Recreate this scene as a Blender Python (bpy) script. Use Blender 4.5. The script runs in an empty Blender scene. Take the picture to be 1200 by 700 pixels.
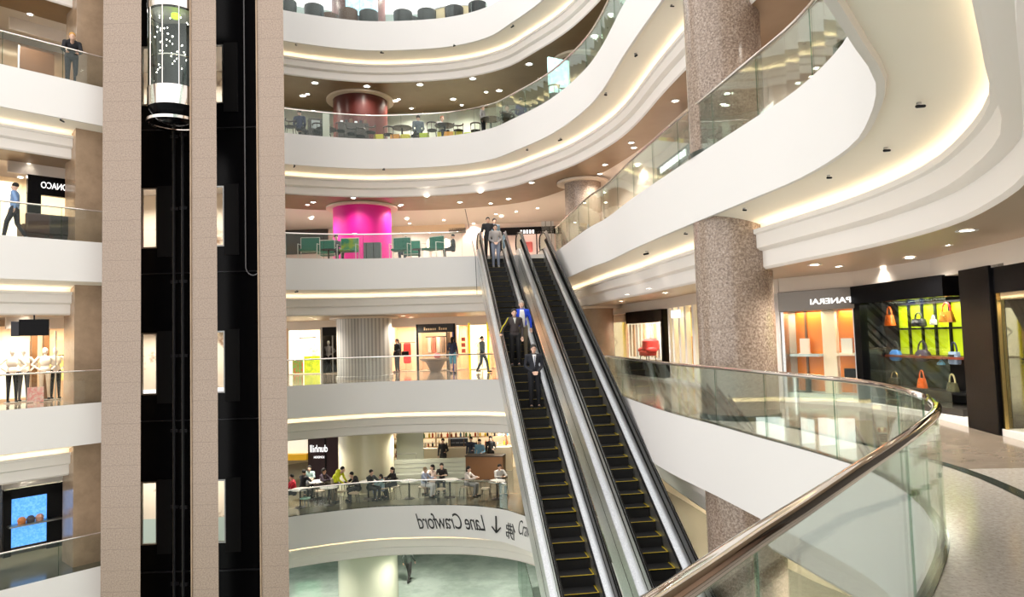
import bpy, bmesh, math, random
from mathutils import Vector, Matrix, noise
random.seed(7)
PI = math.pi
S = bpy.context.scene
COL = S.collection

# ------------------------------------------------------------------ camera
FPX = 790.0
PITCH = math.atan(45 / FPX); ROLL = math.radians(1.7); EYE = 1.65
_f = Vector((0, math.cos(PITCH), math.sin(PITCH)))
_r0 = Vector((1, 0, 0)); _u0 = Vector((0, -math.sin(PITCH), math.cos(PITCH)))
_r = math.cos(ROLL) * _r0 - math.sin(ROLL) * _u0
_u = math.cos(ROLL) * _u0 + math.sin(ROLL) * _r0
cam_data = bpy.data.cameras.new('camera')
cam_data.sensor_width = 36; cam_data.lens = 36 * FPX / 1200
cam_data.clip_start = 0.05; cam_data.clip_end = 300
cam = bpy.data.objects.new('camera', cam_data); COL.objects.link(cam)
m = Matrix((_r, _u, -_f)).transposed().to_4x4(); m.translation = (0, 0, EYE)
cam.matrix_world = m
S.camera = cam

def ray(x, y): return _f * FPX + _r * (x - 600) - _u * (y - 350)
def atz(x, y, z):            # point of the photograph on the horizontal plane z
    d = ray(x, y); t = (z - EYE) / d.z; return Vector((d.x * t, d.y * t, z))
def atd(x, y, Y):            # point at the distance Y
    d = ray(x, y); t = Y / d.y; return Vector((d.x * t, Y, EYE + d.z * t))
def onwall(x, y, A, B):      # (along, height) on the vertical plane through A-B
    d = ray(x, y); ax, ay = A[0], A[1]; dx, dy = B[0] - ax, B[1] - ay; L = math.hypot(dx, dy); dx /= L; dy /= L
    # d*t = A + u*(dx,dy)
    det = d.x * (-dy) + dx * d.y
    t = (ax * (-dy) + dx * ay) / det
    u = (d.x * t - ax) * dx + (d.y * t - ay) * dy
    return u, EYE + d.z * t

# ------------------------------------------------------------------ world, exposure
w = bpy.data.worlds.new('world'); S.world = w; w.use_nodes = True
wb = w.node_tree.nodes['Background']; wb.inputs[0].default_value = (1.0, 0.965, 0.935, 1); wb.inputs[1].default_value = 1.5
S.view_settings.view_transform = 'Standard'; S.view_settings.look = 'None'
S.view_settings.gamma = 1; S.view_settings.use_curve_mapping = False
S.view_settings.exposure = 0.46
S.cycles.max_bounces = 8; S.cycles.diffuse_bounces = 4; S.cycles.glossy_bounces = 4
S.cycles.transparent_max_bounces = 24; S.cycles.transmission_bounces = 4
S.cycles.caustics_reflective = False; S.cycles.caustics_refractive = False
S.cycles.sample_clamp_indirect = 6
def area(name, loc, size, power, color=(1, .95, .88), target=None, sy=None):
    l = bpy.data.lights.new(name, 'AREA'); l.size = size; l.energy = power; l.color = color
    if sy: l.shape = 'RECTANGLE'; l.size_y = sy
    o = bpy.data.objects.new(name, l); COL.objects.link(o); o.location = loc
    if target is not None:
        o.rotation_euler = (Vector(target) - Vector(loc)).to_track_quat('-Z', 'Y').to_euler()
    return o
# unseen area light added high over the atrium as general fill
area('atrium_fill_light', (-5, 14, 30), 22, 900, (1, .96, .9), (-5, 14, 0))

# ------------------------------------------------------------------ materials
MATS = {}
def mat(name, col, rough=.5, metal=0., emit=None, estr=0., spec=.5, noise_=None, bump=None, coat=0.):
    if name in MATS: return MATS[name]
    m = bpy.data.materials.new(name); m.use_nodes = True; nt = m.node_tree
    b = nt.nodes['Principled BSDF']
    b.inputs['Base Color'].default_value = (*col, 1); b.inputs['Roughness'].default_value = rough
    b.inputs['Metallic'].default_value = metal; b.inputs['Specular IOR Level'].default_value = spec
    b.inputs['Coat Weight'].default_value = coat
    if emit: b.inputs['Emission Color'].default_value = (*emit, 1); b.inputs['Emission Strength'].default_value = estr
    if noise_:                      # (scale, second colour, sharpness position)
        sc, c2, lo, hi = noise_[:4]
        tc = nt.nodes.new('ShaderNodeTexCoord'); n = nt.nodes.new('ShaderNodeTexNoise'); r = nt.nodes.new('ShaderNodeValToRGB')
        n.inputs['Scale'].default_value = sc; n.inputs['Detail'].default_value = 4; n.inputs['Roughness'].default_value = .65
        r.color_ramp.elements[0].position = lo; r.color_ramp.elements[1].position = hi
        r.color_ramp.elements[0].color = (*c2, 1); r.color_ramp.elements[1].color = (*col, 1)
        nt.links.new(tc.outputs['Object'], n.inputs['Vector']); nt.links.new(n.outputs['Fac'], r.inputs[0])
        nt.links.new(r.outputs[0], b.inputs['Base Color'])
    MATS[name] = m; return m
def granite(name, base, dark, light, rough, tile=None):
    """speckled polished stone with block joints"""
    if name in MATS: return MATS[name]
    m = bpy.data.materials.new(name); m.use_nodes = True; nt = m.node_tree; b = nt.nodes['Principled BSDF']
    b.inputs['Roughness'].default_value = rough
    tc = nt.nodes.new('ShaderNodeTexCoord')
    n = nt.nodes.new('ShaderNodeTexNoise'); n.inputs['Scale'].default_value = 26; n.inputs['Detail'].default_value = 6; n.inputs['Roughness'].default_value = .75
    r = nt.nodes.new('ShaderNodeValToRGB'); e = r.color_ramp.elements
    e[0].position = .30; e[0].color = (*dark, 1); e[1].position = .5; e[1].color = (*base, 1)
    x = e.new(.68); x.color = (*light, 1)
    nt.links.new(tc.outputs['Object'], n.inputs['Vector']); nt.links.new(n.outputs['Fac'], r.inputs[0])
    out = r.outputs[0]
    v = nt.nodes.new('ShaderNodeTexVoronoi'); v.inputs['Scale'].default_value = 22
    r2 = nt.nodes.new('ShaderNodeValToRGB'); r2.color_ramp.elements[0].position = .08; r2.color_ramp.elements[1].position = .16
    r2.color_ramp.elements[0].color = (*[c * .55 for c in dark], 1); r2.color_ramp.elements[1].color = (1, 1, 1, 1)
    nt.links.new(tc.outputs['Object'], v.inputs['Vector']); nt.links.new(v.outputs['Distance'], r2.inputs[0])
    mx = nt.nodes.new('ShaderNodeMix'); mx.data_type = 'RGBA'; mx.blend_type = 'MULTIPLY'; mx.inputs[0].default_value = .55
    nt.links.new(out, mx.inputs[6]); nt.links.new(r2.outputs[0], mx.inputs[7]); out = mx.outputs[2]
    if tile:
        sx = nt.nodes.new('ShaderNodeSeparateXYZ'); nt.links.new(tc.outputs['Object'], sx.inputs[0])
        prev = out
        mo = nt.nodes.new('ShaderNodeMath'); mo.operation = 'PINGPONG'; mo.inputs[1].default_value = tile / 2
        nt.links.new(sx.outputs['Z'], mo.inputs[0])
        lt = nt.nodes.new('ShaderNodeMath'); lt.operation = 'LESS_THAN'; lt.inputs[1].default_value = .008
        nt.links.new(mo.outputs[0], lt.inputs[0])
        m2 = nt.nodes.new('ShaderNodeMix'); m2.data_type = 'RGBA'; m2.inputs[7].default_value = (*[c * .8 for c in base], 1)
        nt.links.new(lt.outputs[0], m2.inputs[0]); nt.links.new(prev, m2.inputs[6]); out = m2.outputs[2]
    nt.links.new(out, b.inputs['Base Color'])
    MATS[name] = m; return m
def glassm(name, tint, refl=.6, rough=.02):
    if name in MATS: return MATS[name]
    m = bpy.data.materials.new(name); m.use_nodes = True; nt = m.node_tree; nt.nodes.clear()
    o = nt.nodes.new('ShaderNodeOutputMaterial'); t = nt.nodes.new('ShaderNodeBsdfTransparent'); g = nt.nodes.new('ShaderNodeBsdfGlossy')
    t.inputs[0].default_value = (*tint, 1); g.inputs['Roughness'].default_value = rough; g.inputs[0].default_value = (.9, 1, .95, 1)
    fr = nt.nodes.new('ShaderNodeFresnel'); fr.inputs[0].default_value = 1.45
    mu = nt.nodes.new('ShaderNodeMath'); mu.operation = 'MULTIPLY'; mu.inputs[1].default_value = refl
    mx = nt.nodes.new('ShaderNodeMixShader')
    nt.links.new(fr.outputs[0], mu.inputs[0]); nt.links.new(mu.outputs[0], mx.inputs[0])
    nt.links.new(t.outputs[0], mx.inputs[1]); nt.links.new(g.outputs[0], mx.inputs[2]); nt.links.new(mx.outputs[0], o.inputs[0])
    MATS[name] = m; return m
def slatted(name, c1, c2, scale, rough=.4, axis='X'):
    if name in MATS: return MATS[name]
    m = bpy.data.materials.new(name); m.use_nodes = True; nt = m.node_tree; b = nt.nodes['Principled BSDF']; b.inputs['Roughness'].default_value = rough
    tc = nt.nodes.new('ShaderNodeTexCoord'); wv = nt.nodes.new('ShaderNodeTexWave'); wv.inputs['Scale'].default_value = scale; wv.bands_direction = axis
    r = nt.nodes.new('ShaderNodeValToRGB'); r.color_ramp.elements[0].position = .35; r.color_ramp.elements[1].position = .5
    r.color_ramp.elements[0].color = (*c1, 1); r.color_ramp.elements[1].color = (*c2, 1)
    nt.links.new(tc.outputs['Object'], wv.inputs[0]); nt.links.new(wv.outputs['Fac'], r.inputs[0]); nt.links.new(r.outputs[0], b.inputs['Base Color'])
    MATS[name] = m; return m

WHITE = mat('white_plaster', (.79, .775, .76), .55)
COVE = mat('cove_cream', (.96, .90, .79), .6)
MOULD = mat('moulding_paint', (.90, .85, .81), .5)
CEIL_B = mat('bronze_ceiling', (.28, .19, .105), .38, .2, noise_=(.35, (.21, .135, .07), .35, .65))
CEIL_W = mat('white_ceiling', (.76, .70, .64), .5)
CEIL_P = mat('pink_beige_ceiling', (.50, .39, .29), .4)
FLOOR = mat('polished_floor', (.36, .32, .27), .08, noise_=(5, (.28, .25, .21), .35, .65))
FLOOR_T = mat('tan_floor', (.34, .28, .225), .1, noise_=(3, (.26, .215, .17), .35, .65))
FLOOR_D = mat('dark_floor', (.16, .15, .11), .15)
FLOOR_G = mat('green_white_floor', (.40, .48, .44), .05, noise_=(.8, (.30, .38, .34), .4, .6))
TERR = granite('terrazzo', (.54, .50, .45), (.40, .37, .32), (.66, .63, .58), .16)
STRIPE = mat('dark_green_stone', (.05, .06, .05), .12)
GRAN = granite('beige_granite', (.33, .25, .195), (.20, .145, .11), (.44, .35, .285), .22, .62)
GRANC = granite('column_granite', (.31, .235, .185), (.09, .062, .048), (.55, .46, .39), .2, 1.3)
PIER = mat('tan_stone', (.42, .30, .20), .2, noise_=(2, (.33, .235, .155), .35, .65))
BLACK = mat('black_gloss', (.004, .004, .005), .22, spec=.10)
BLACKM = mat('black_matt', (.008, .008, .009), .5, spec=.2)
DARK = mat('dark_metal', (.035, .035, .04), .3, .6)
STEEL = mat('brushed_steel', (.72, .74, .76), .34, .9, noise_=(30, (.60, .62, .64), .4, .6))
STEELD = mat('dull_steel', (.36, .36, .35), .3, 1.0)
CHROME = mat('chrome', (.86, .80, .76), .06, 1.0)
GLASS = glassm('clear_glass', (.972, .988, .978), .55)
GLASSC = glassm('shop_glass', (.98, .99, .98), .22)
GLASSE = glassm('glass_edge', (.62, .74, .68), .3)
YEL = mat('yellow_paint', (.75, .55, .03), .5)
RUBBER = mat('black_rubber', (.006, .006, .006), .45, spec=.15)
LED = mat('warm_led', (1, .9, .7), .5, emit=(1, .82, .58), estr=4.8)
LENS = mat('downlight_lens', (1, 1, .95), .5, emit=(1, .93, .8), estr=14)
WARMW = mat('warm_wall', (.85, .70, .50), .6)
# ------------------------------------------------------------------ mesh helpers
class MB:
    def __init__(s): s.v = []; s.f = []
    def add(s, vs, fs):
        o = len(s.v); s.v += [tuple(v) for v in vs]; s.f += [tuple(i + o for i in f) for f in fs]; return s
    def box(s, x0, x1, y0, y1, z0, z1, M=None):
        vs = [Vector((x, y, z)) for z in (z0, z1) for x, y in ((x0, y0), (x1, y0), (x1, y1), (x0, y1))]
        if M: vs = [M @ v for v in vs]
        return s.add(vs, [(3, 2, 1, 0), (4, 5, 6, 7), (0, 1, 5, 4), (1, 2, 6, 5), (2, 3, 7, 6), (3, 0, 4, 7)])
    def prism(s, poly, z0, z1):
        n = len(poly); vs = [(x, y, z0) for x, y in poly] + [(x, y, z1) for x, y in poly]
        return s.add(vs, [tuple(range(n - 1, -1, -1)), tuple(range(n, 2 * n))] + [(i, (i + 1) % n, n + (i + 1) % n, n + i) for i in range(n)])
    def prism_x(s, poly, x0, x1):     # poly in (y,z)
        n = len(poly); vs = [(x0, y, z) for y, z in poly] + [(x1, y, z) for y, z in poly]
        return s.add(vs, [tuple(range(n)), tuple(range(2 * n - 1, n - 1, -1))] + [(i, n + i, n + (i + 1) % n, (i + 1) % n) for i in range(n)])
    def lathe(s, prof, n=24, c=(0, 0, 0), a0=0, a1=2 * PI, M=None):   # prof: (r,z)
        full = abs(a1 - a0 - 2 * PI) < 1e-6; m_ = n if full else n + 1
        vs = [Vector((c[0] + r * math.cos(a0 + (a1 - a0) * i / n), c[1] + r * math.sin(a0 + (a1 - a0) * i / n), c[2] + z)) for r, z in prof for i in range(m_)]
        if M: vs = [M @ v for v in vs]
        fs = []
        for k in range(len(prof) - 1):
            for i in range(n):
                j = (i + 1) % m_
                fs.append((k * m_ + i, k * m_ + j, (k + 1) * m_ + j, (k + 1) * m_ + i))
        return s.add(vs, fs)
    def tube(s, path, r, n=8, cap=True, sq=1.0):
        path = [Vector(p) for p in path]; vs = []; rr = r if isinstance(r, (list, tuple)) else [r] * len(path)
        prev = None
        for i, p in enumerate(path):
            t = (path[min(i + 1, len(path) - 1)] - path[max(i - 1, 0)]).normalized()
            if prev is None:
                a = t.orthogonal().normalized()
                if abs(t.z) < .9: a = t.cross(Vector((0, 0, 1))).normalized()
            else:
                a = (prev - t * prev.dot(t)).normalized()
            prev = a; b = t.cross(a)
            vs += [p + (a * math.cos(2 * PI * k / n) + b * math.sin(2 * PI * k / n) * sq) * rr[i] for k in range(n)]
        fs = [(i * n + k, i * n + (k + 1) % n, (i + 1) * n + (k + 1) % n, (i + 1) * n + k) for i in range(len(path) - 1) for k in range(n)]
        if cap: fs += [tuple(range(n - 1, -1, -1)), tuple(range((len(path) - 1) * n, len(path) * n))]
        return s.add(vs, fs)
    def ell(s, c, r, nu=12, nv=8, M=None):
        prof = [(math.sin(PI * k / nv), -math.cos(PI * k / nv)) for k in range(nv + 1)]
        vs = []; fs = []
        for rr, zz in prof:
            for i in range(nu):
                a = 2 * PI * i / nu; v = Vector((r[0] * rr * math.cos(a), r[1] * rr * math.sin(a), r[2] * zz))
                if M: v = M.to_3x3() @ v
                vs.append(v + Vector(c))
        for k in range(nv):
            for i in range(nu):
                fs.append((k * nu + i, k * nu + (i + 1) % nu, (k + 1) * nu + (i + 1) % nu, (k + 1) * nu + i))
        return s.add(vs, fs)
    def cap(s, a, b, ra, rb, n=10):        # tapered capsule
        a = Vector(a); b = Vector(b); t = (b - a); L = max(t.length, 1e-4); t /= L
        path = [a - t * ra * .95, a - t * ra * .6, a, b, b + t * rb * .6, b + t * rb * .95]
        return s.tube(path, [ra * .25, ra * .8, ra, rb, rb * .8, rb * .25], n)
    def mesh(s, name, mt, smooth=False, merge=False):
        me = bpy.data.meshes.new(name); me.from_pydata(s.v, [], s.f); me.materials.append(mt)
        bm = bmesh.new(); bm.from_mesh(me)
        if merge: bmesh.ops.remove_doubles(bm, verts=bm.verts, dist=1e-4)
        bmesh.ops.recalc_face_normals(bm, faces=bm.faces); bm.to_mesh(me); bm.free()
        if smooth:
            me.polygons.foreach_set('use_smooth', [True] * len(me.polygons))
            if smooth != 'all': me.set_sharp_from_angle(angle=math.radians(40))
        me.update(); return me
    def build(s, name, mt, parent=None, smooth=False, bevel=0, merge=False):
        o = bpy.data.objects.new(name, s.mesh(name, mt, smooth, merge)); COL.objects.link(o)
        if parent: o.parent = parent
        if bevel:
            b = o.modifiers.new('bevel', 'BEVEL'); b.width = bevel; b.segments = 2; b.limit_method = 'ANGLE'
        return o
def tag(o, label=None, cat=None, group=None, kind=None):
    if label: o['label'] = label
    if cat: o['category'] = cat
    if group: o['group'] = group
    if kind: o['kind'] = kind
    return o
def empty(name, loc=(0, 0, 0), rz=0, label=None, cat=None, group=None):
    o = bpy.data.objects.new(name, None); COL.objects.link(o); o.location = loc; o.rotation_euler = (0, 0, rz); o.empty_display_size = .2
    return tag(o, label, cat, group)
def copy_tree(o, parent=None):
    c = o.copy(); COL.objects.link(c); c.parent = parent
    for ch in [x for x in bpy.data.objects if x.parent == o and x != c]: copy_tree(ch, c)
    return c
def place(proto, used, loc, rz, label, group=None, scale=None):
    """first use moves the source itself, later ones copy it with its parts"""
    o = proto if not used.get(proto.name) else copy_tree(proto)
    used[proto.name] = True
    o.location = loc; o.rotation_euler = (0, 0, rz)
    if scale: o.scale = (scale,) * 3
    o['label'] = label
    if group: o['group'] = group
    elif 'group' in o: del o['group']
    return o
USED = {}
def text_mesh(txt, size, extrude=.01, mirror=True, shear=0, space=1.0, offset=0, align='LEFT'):
    c = bpy.data.curves.new('lettering', 'FONT'); c.body = txt; c.size = size; c.extrude = extrude; c.shear = shear; c.space_character = space; c.offset = offset; c.align_x = align
    o = bpy.data.objects.new('lettering', c); COL.objects.link(o)
    dg = bpy.context.evaluated_depsgraph_get(); me = bpy.data.meshes.new_from_object(o.evaluated_get(dg))
    bpy.data.objects.remove(o)
    xs = [v.co.x for v in me.vertices] or [0]; x0, x1 = min(xs), max(xs)
    for v in me.vertices:
        v.co.x -= x0
        if mirror: v.co.x = (x1 - x0) - v.co.x
    if mirror: me.flip_normals()
    return me, x1 - x0
def sign_text(txt, u, z, width, size, mt, parent, y=-.02, mirror=True, **k):
    """lettering on a wall frame: local x along, z up, facing -y"""
    me, W = text_mesh(txt, size, mirror=mirror, **k)
    sx = width / max(W, .01)
    me.transform(Matrix.Translation((u, y, z)) @ Matrix.Rotation(PI / 2, 4, 'X') @ Matrix.Diagonal((sx, 1, 1, 1)))
    me.materials.clear(); me.materials.append(mt)
    o = bpy.data.objects.new('lettering', me); COL.objects.link(o); o.parent = parent; return o
def frame(name, A, B, z, label, cat, group=None):
    """an Empty at A whose local x runs to B, whose local y runs into the shop"""
    return empty(name, (A[0], A[1], z), math.atan2(B[1] - A[1], B[0] - A[0]), label, cat, group)

# ------------------------------------------------------------------ plan curves
def smooth_path(P, step=.35):
    out = []
    n = len(P)
    for i in range(n - 1):
        p0 = Vector(P[max(i - 1, 0)]); p1 = Vector(P[i]); p2 = Vector(P[i + 1]); p3 = Vector(P[min(i + 2, n - 1)])
        k = max(2, int((p2.to_2d() - p1.to_2d()).length / step) if len(P[0]) == 2 else max(2, int((Vector(P[i + 1][:2]) - Vector(P[i][:2])).length / step)))
        for j in range(k):
            t = j / k
            out.append(.5 * ((2 * p1) + (-p0 + p2) * t + (2 * p0 - 5 * p1 + 4 * p2 - p3) * t * t + (-p0 + 3 * p1 - 3 * p2 + p3) * t ** 3))
    out.append(Vector(P[-1])); return out
def normals2(pts):
    ns = []
    for i in range(len(pts)):
        a = pts[max(i - 1, 0)]; b = pts[min(i + 1, len(pts) - 1)]; d = Vector((b[0] - a[0], b[1] - a[1])).normalized()
        ns.append(Vector((-d.y, d.x)))
    return ns
# (edge x, edge y, back wall x, back wall y)
MAIN = [(-9.9, 25.4, -14, 35.5), (-8.8, 26.3, -12, 38), (-6.8, 27.15, -8.5, 39), (-5.1, 27.5, -6, 39.3), (-2.5, 27.35, -2, 39.3), (-.75, 26.6, 2.0, 38.3), (.25, 25.4, 4.4, 35.5),
        (1.5, 23.5, 6.0, 30), (2.4, 21.2, 6.8, 25), (2.8, 19.3, 7.1, 21), (3.06, 16.6, 7.7, 18.2), (3.4, 14, 8.6, 15.9), (3.85, 11, 8.9, 13), (4.08, 9.3, 8.8, 11), (4.02, 7.8, 8.5, 9.4), (3.8, 6.65, 8.3, 8),
        (3.45, 5.72, 8.1, 6), (3.08, 5.08, 8, 4.5), (2.42, 4.22, 7.9, 3), (1.5, 3.12, 7.5, 0), (.7, 2.18, 6, -3), (-.1, 1.3, 2, -4), (-1.4, .5, -1.6, -4)]
L3 = MAIN[:9] + [(2.76, 19.3, 7.1, 21), (2.93, 16.6, 7.7, 18.2), (3.17, 14, 8.6, 15.9), (3.50, 12, 8.8, 13.8), (3.74, 10.3, 8.8, 12), (3.94, 9.0, 8.7, 10.7)] + MAIN[14:]
L4 = [(-9.9, 25.4, -14, 34.5), (-8.8, 26.3, -12, 37), (-6.8, 27.05, -8.5, 38), (-5.1, 27.3, -6, 38.3), (-2.5, 27.35, -2, 39.3), (-1.2, 27.4, 0.2, 39), (.3, 27.45, 3, 38), (1.6, 27.4, 4.9, 35.5), (1.78, 27.0, 5.4, 33),
      (2.02, 24.9, 6.2, 30), (2.45, 21.2, 6.8, 25)] + MAIN[9:14] + [(4.0, 7.8, 8.5, 9.4), (3.66, 6.7, 8.3, 8), (3.2, 5.72, 8.1, 6), (2.66, 5.0, 8, 4.5), (2.08, 4.25, 7.9, 3), (1.2, 3.12, 7.5, 0), (.5, 2.18, 6, -3), (-.2, 1.3, 2, -4), (-1.4, .5, -1.6, -4)]
LEFT = [(-20, 13, -27, 19), (-14.6, 19.15, -19, 23.4), (-12.75, 21.25, -16.4, 26.2)]
def prep(P, step=.35):
    pts = smooth_path(P, step); return pts, normals2(pts)
PATHS = {}
for F in (-5, 0, 5, 10, 15): PATHS[F] = prep(L4 if F == 5 else (L3 if F == 0 else MAIN))
LP = [Vector(p) for p in [LEFT[0], LEFT[1], LEFT[2]]]; LPn = normals2(LP)
PROF = [(.0, 0), (0, -1.25), (.07, -1.25), (.09, -1.2), (.95, -1.42), (.95, -1.56)]           # fascia then cove
PROF_M = [(.95, -1.56), (.80, -1.56), (.80, -1.52), (.785, -1.52), (.785, -1.60), (.84, -1.62), (.84, -1.86), (.90, -1.90), (.97, -1.91), (.97, -2.2), (1.02, -2.25)]
def sweep(mb, pts, ns, prof, F, i0=0, i1=None, close=False):
    i1 = i1 if i1 is not None else len(pts)
    m_ = len(prof); vs = []
    for i in range(i0, i1):
        for o, z in prof: vs.append((pts[i][0] + ns[i].x * o, pts[i][1] + ns[i].y * o, F + z))
    n = i1 - i0; fs = []
    for i in range(n - 1):
        for k in range(m_ - (0 if close else 1)):
            fs.append((i * m_ + k, i * m_ + (k + 1) % m_, (i + 1) * m_ + (k + 1) % m_, (i + 1) * m_ + k))
    if close: fs += [tuple(range(m_)), tuple(range(n * m_ - 1, (n - 1) * m_ - 1, -1))]
    return mb.add(vs, fs)
LEVELNAME = {-5: 'lower cafe', 0: 'camera', 5: 'escalator', 10: 'upper cafe', 15: 'top', -10: 'ground'}
trim_n = 0
def gallery(pts, ns, F, side, floor_mat, ceil_mats):
    global trim_n
    n = len(pts)
    lab = LEVELNAME[F] + ' level, ' + side
    def T(label, mb, mt, sm=True):
        global trim_n
        trim_n += 1; o = mb.build('trim_%d' % trim_n, mt, smooth=sm); return tag(o, label, kind='structure')
    T('white curved balcony front of the ' + lab, sweep(MB(), pts, ns, [(.3, -.02), (0, 0)] + PROF[1:4], F), WHITE)
    T('cream lit cove under the ' + lab, sweep(MB(), pts, ns, PROF[3:], F), COVE)
    T('stepped moulding under the ' + lab, sweep(MB(), pts, ns, PROF_M, F), MOULD)
    T('warm light strip hidden in the cove of the ' + lab, sweep(MB(), pts, ns, [(.85, -1.555), (.80, -1.555), (.80, -1.545), (.85, -1.545)], F, close=True), LED)
    def strip(t0, t1, z, mt, name, o0=0):
        mb = MB(); vs = []; seg = 6
        for i in range(n):
            p = Vector(pts[i][:2]) + ns[i] * o0; q = Vector((pts[i][2], pts[i][3]))
            for k in range(seg + 1):
                t = t0 + (t1 - t0) * k / seg; a = p.lerp(q, t); vs.append((a.x, a.y, z))
        fs = [(i * (seg + 1) + k, i * (seg + 1) + k + 1, (i + 1) * (seg + 1) + k + 1, (i + 1) * (seg + 1) + k) for i in range(n - 1) for k in range(seg)]
        o = mb.add(vs, fs).build(name, mt); return tag(o, kind='structure')
    tag(strip(0, 1.3, F, floor_mat, 'floor'), 'floor of the ' + lab)
    tag(strip(0, .28, F - 2.25, ceil_mats[0], 'ceiling', 1.0), 'bronze ceiling band below the ' + lab)
    tag(strip(.28, 1.3, F - 2.2, ceil_mats[1], 'ceiling', 1.0), 'ceiling below the ' + lab)
    # rear wall standing on this floor
    mb = MB(); vs = []
    for i in range(n):
        t = 1.0
        if F >= 10 and side[0] == 'm': t = .43 + .57 * min(1, max(0, (26.8 - pts[i][1]) / 5)) if pts[i][0] > -5 else .43
        q = Vector(pts[i][:2]).lerp(Vector((pts[i][2], pts[i][3])), t)
        vs += [(q.x, q.y, F), (q.x, q.y, F + 2.8)]
    mb.add(vs, [(2 * i, 2 * i + 2, 2 * i + 3, 2 * i + 1) for i in range(n - 1)])
    return mb
FL = {-5: FLOOR_D, 0: FLOOR_T, 5: FLOOR_T, 10: FLOOR_D, 15: FLOOR_D}
CE = {-5: (CEIL_W, CEIL_W), 0: (CEIL_W, CEIL_W), 5: (CEIL_P, CEIL_P), 10: (CEIL_B, CEIL_W), 15: (CEIL_B, CEIL_B)}
REARW = {-5: mat('rear_cream', (.78, .66, .46), .6), 0: mat('rear_peach', (.72, .52, .38), .6), 5: mat('rear_pinkwhite', (.78, .64, .56), .5), 10: mat('rear_palegreen', (.74, .80, .72), .5), 15: mat('rear_teal', (.45, .58, .55), .4)}
for F in (-5, 0, 5, 10, 15):
    pts, ns = PATHS[F]
    rw = gallery(pts, ns, F, 'main curve', FL[F], CE[F])
    tag(rw.build('wall_rear', REARW[F]), 'rear wall of the ' + LEVELNAME[F] + ' level', kind='structure')
    rw = gallery(LP, LPn, F, 'left gallery', FL[F], (CEIL_P if F == 5 else (CEIL_B if F > 5 else CEIL_W), CEIL_W))
    tag(rw.build('wall_left', PIER), 'rear wall of the left gallery on the ' + LEVELNAME[F] + ' level', kind='structure')
tag(MB().box(-40, 25, -8, 60, -10.3, -10).build('floor', FLOOR_G), 'pale green polished ground floor', kind='structure')
# rear wall and end walls of the ground level
tag(MB().box(-30, 14, 40, 40.3, -10, -6.8).build('wall_rear', mat('pale_green_wall', (.62, .70, .62), .4)), 'pale wall of the ground level', kind='structure')

# camera-level floor: pale terrazzo near the balustrade, dark stripe, polished stone beyond
def edge_band(F, o0, o1, z, i0, i1, mt, label, var=None):
    pts, ns = PATHS[F]
    mb = MB(); sweep(mb, pts, ns, [(o0, z), (o1, z)], F, i0, i1)
    return tag(mb.build('floor', mt), label, kind='structure')
P0, N0 = PATHS[0]
iA = min(range(len(P0)), key=lambda i: abs(P0[i][1] - 9.5) + (P0[i][0] < 3) * 9); iB = len(P0)
i9 = min(range(len(P0)), key=lambda i: (P0[i][0] - 4.08) ** 2 + (P0[i][1] - 9.3) ** 2)
edge_band(0, .0, 1.0, .004, i9 - 10, iB, TERR, 'speckled terrazzo border along the near balustrade')
edge_band(0, .93, 1.07, .008, i9 - 10, iB, STRIPE, 'dark green stone stripe curving over the near floor')
edge_band(0, .0, .08, .01, 0, iB, STRIPE, 'dark edge strip under the glass of the camera level')
edge_band(0, 1.07, 2.6, .004, i9 + 4, iB, TERR, 'speckled terrazzo beyond the dark stripe')
edge_band(-5, .0, .1, .01, 0, len(PATHS[-5][0]), STRIPE, 'dark edge strip of the cafe level')
# ------------------------------------------------------------------ columns
def column(x, y, z0, z1, r, mt, label, ring=None):
    mb = MB().lathe([(r + .05, 0), (r + .05, .12), (r, .14), (r, z1 - z0)], 40, (0, 0, 0))
    o = mb.build('column', mt, smooth=True); o.location = (x, y, z0)
    tag(o, label, 'column', kind='structure')
    if ring:
        g = MB().lathe([(r + .02, z1 - z0 - .10), (r + .30, z1 - z0 - .10), (r + .30, z1 - z0 - .015), (r + .02, z1 - z0 - .015)], 40).build('capital_ring', ring, o, smooth=True)
    return o
RING = mat('cream_ring', (.80, .68, .55), .4)
FLUTE = slatted('fluted_steel', (.38, .37, .34), (.62, .60, .56), 2.2, .28)
PINK = mat('pink_fabric', (.78, .008, .30), .45)
MAROON = mat('maroon_lacquer', (.09, .018, .014), .3)
GREENW = mat('green_white_gloss', (.60, .63, .50), .2)
column(-6.72, 30.5, 0, 2.75, 1.22, FLUTE, 'thick fluted grey steel column between the shop fronts', RING)
column(-6.72, 30.5, 10, 12.75, 1.22, MAROON, 'dark maroon column with pale ring in the upper cafe', RING)
column(-6.72, 30.5, -5, -2.25, 1.22, mat('cream_column', (.74, .70, .50), .2), 'pale cream column behind the cafe', RING)
column(-6.72, 30.5, -10, -7.25, 1.30, GREENW, 'pale green gloss column on the ground level', RING)
column(-6.72, 30.5, 15, 18, 1.22, MAROON, 'dark column on the top level')
pk = column(-6.72, 30.5, 5, 7.75, 1.30, PINK, 'bright pink wrapped column on the escalator level', RING)
o = MB().lathe([(.71, 0), (.71, 26)], 48).build('column', GRANC, smooth=True); o.location = (4.28, 12.95, -10)
tag(o, 'big speckled granite column rising through every floor beside the near balustrade', kind='structure')
for zz in (-10, -5, 0, 5): MB().lathe([(.71, 0), (.74, 0), (.74, .09), (.71, .10)], 48, (0, 0, zz + 10)).build('dark_base_ring', STRIPE, o, smooth=True)
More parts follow.
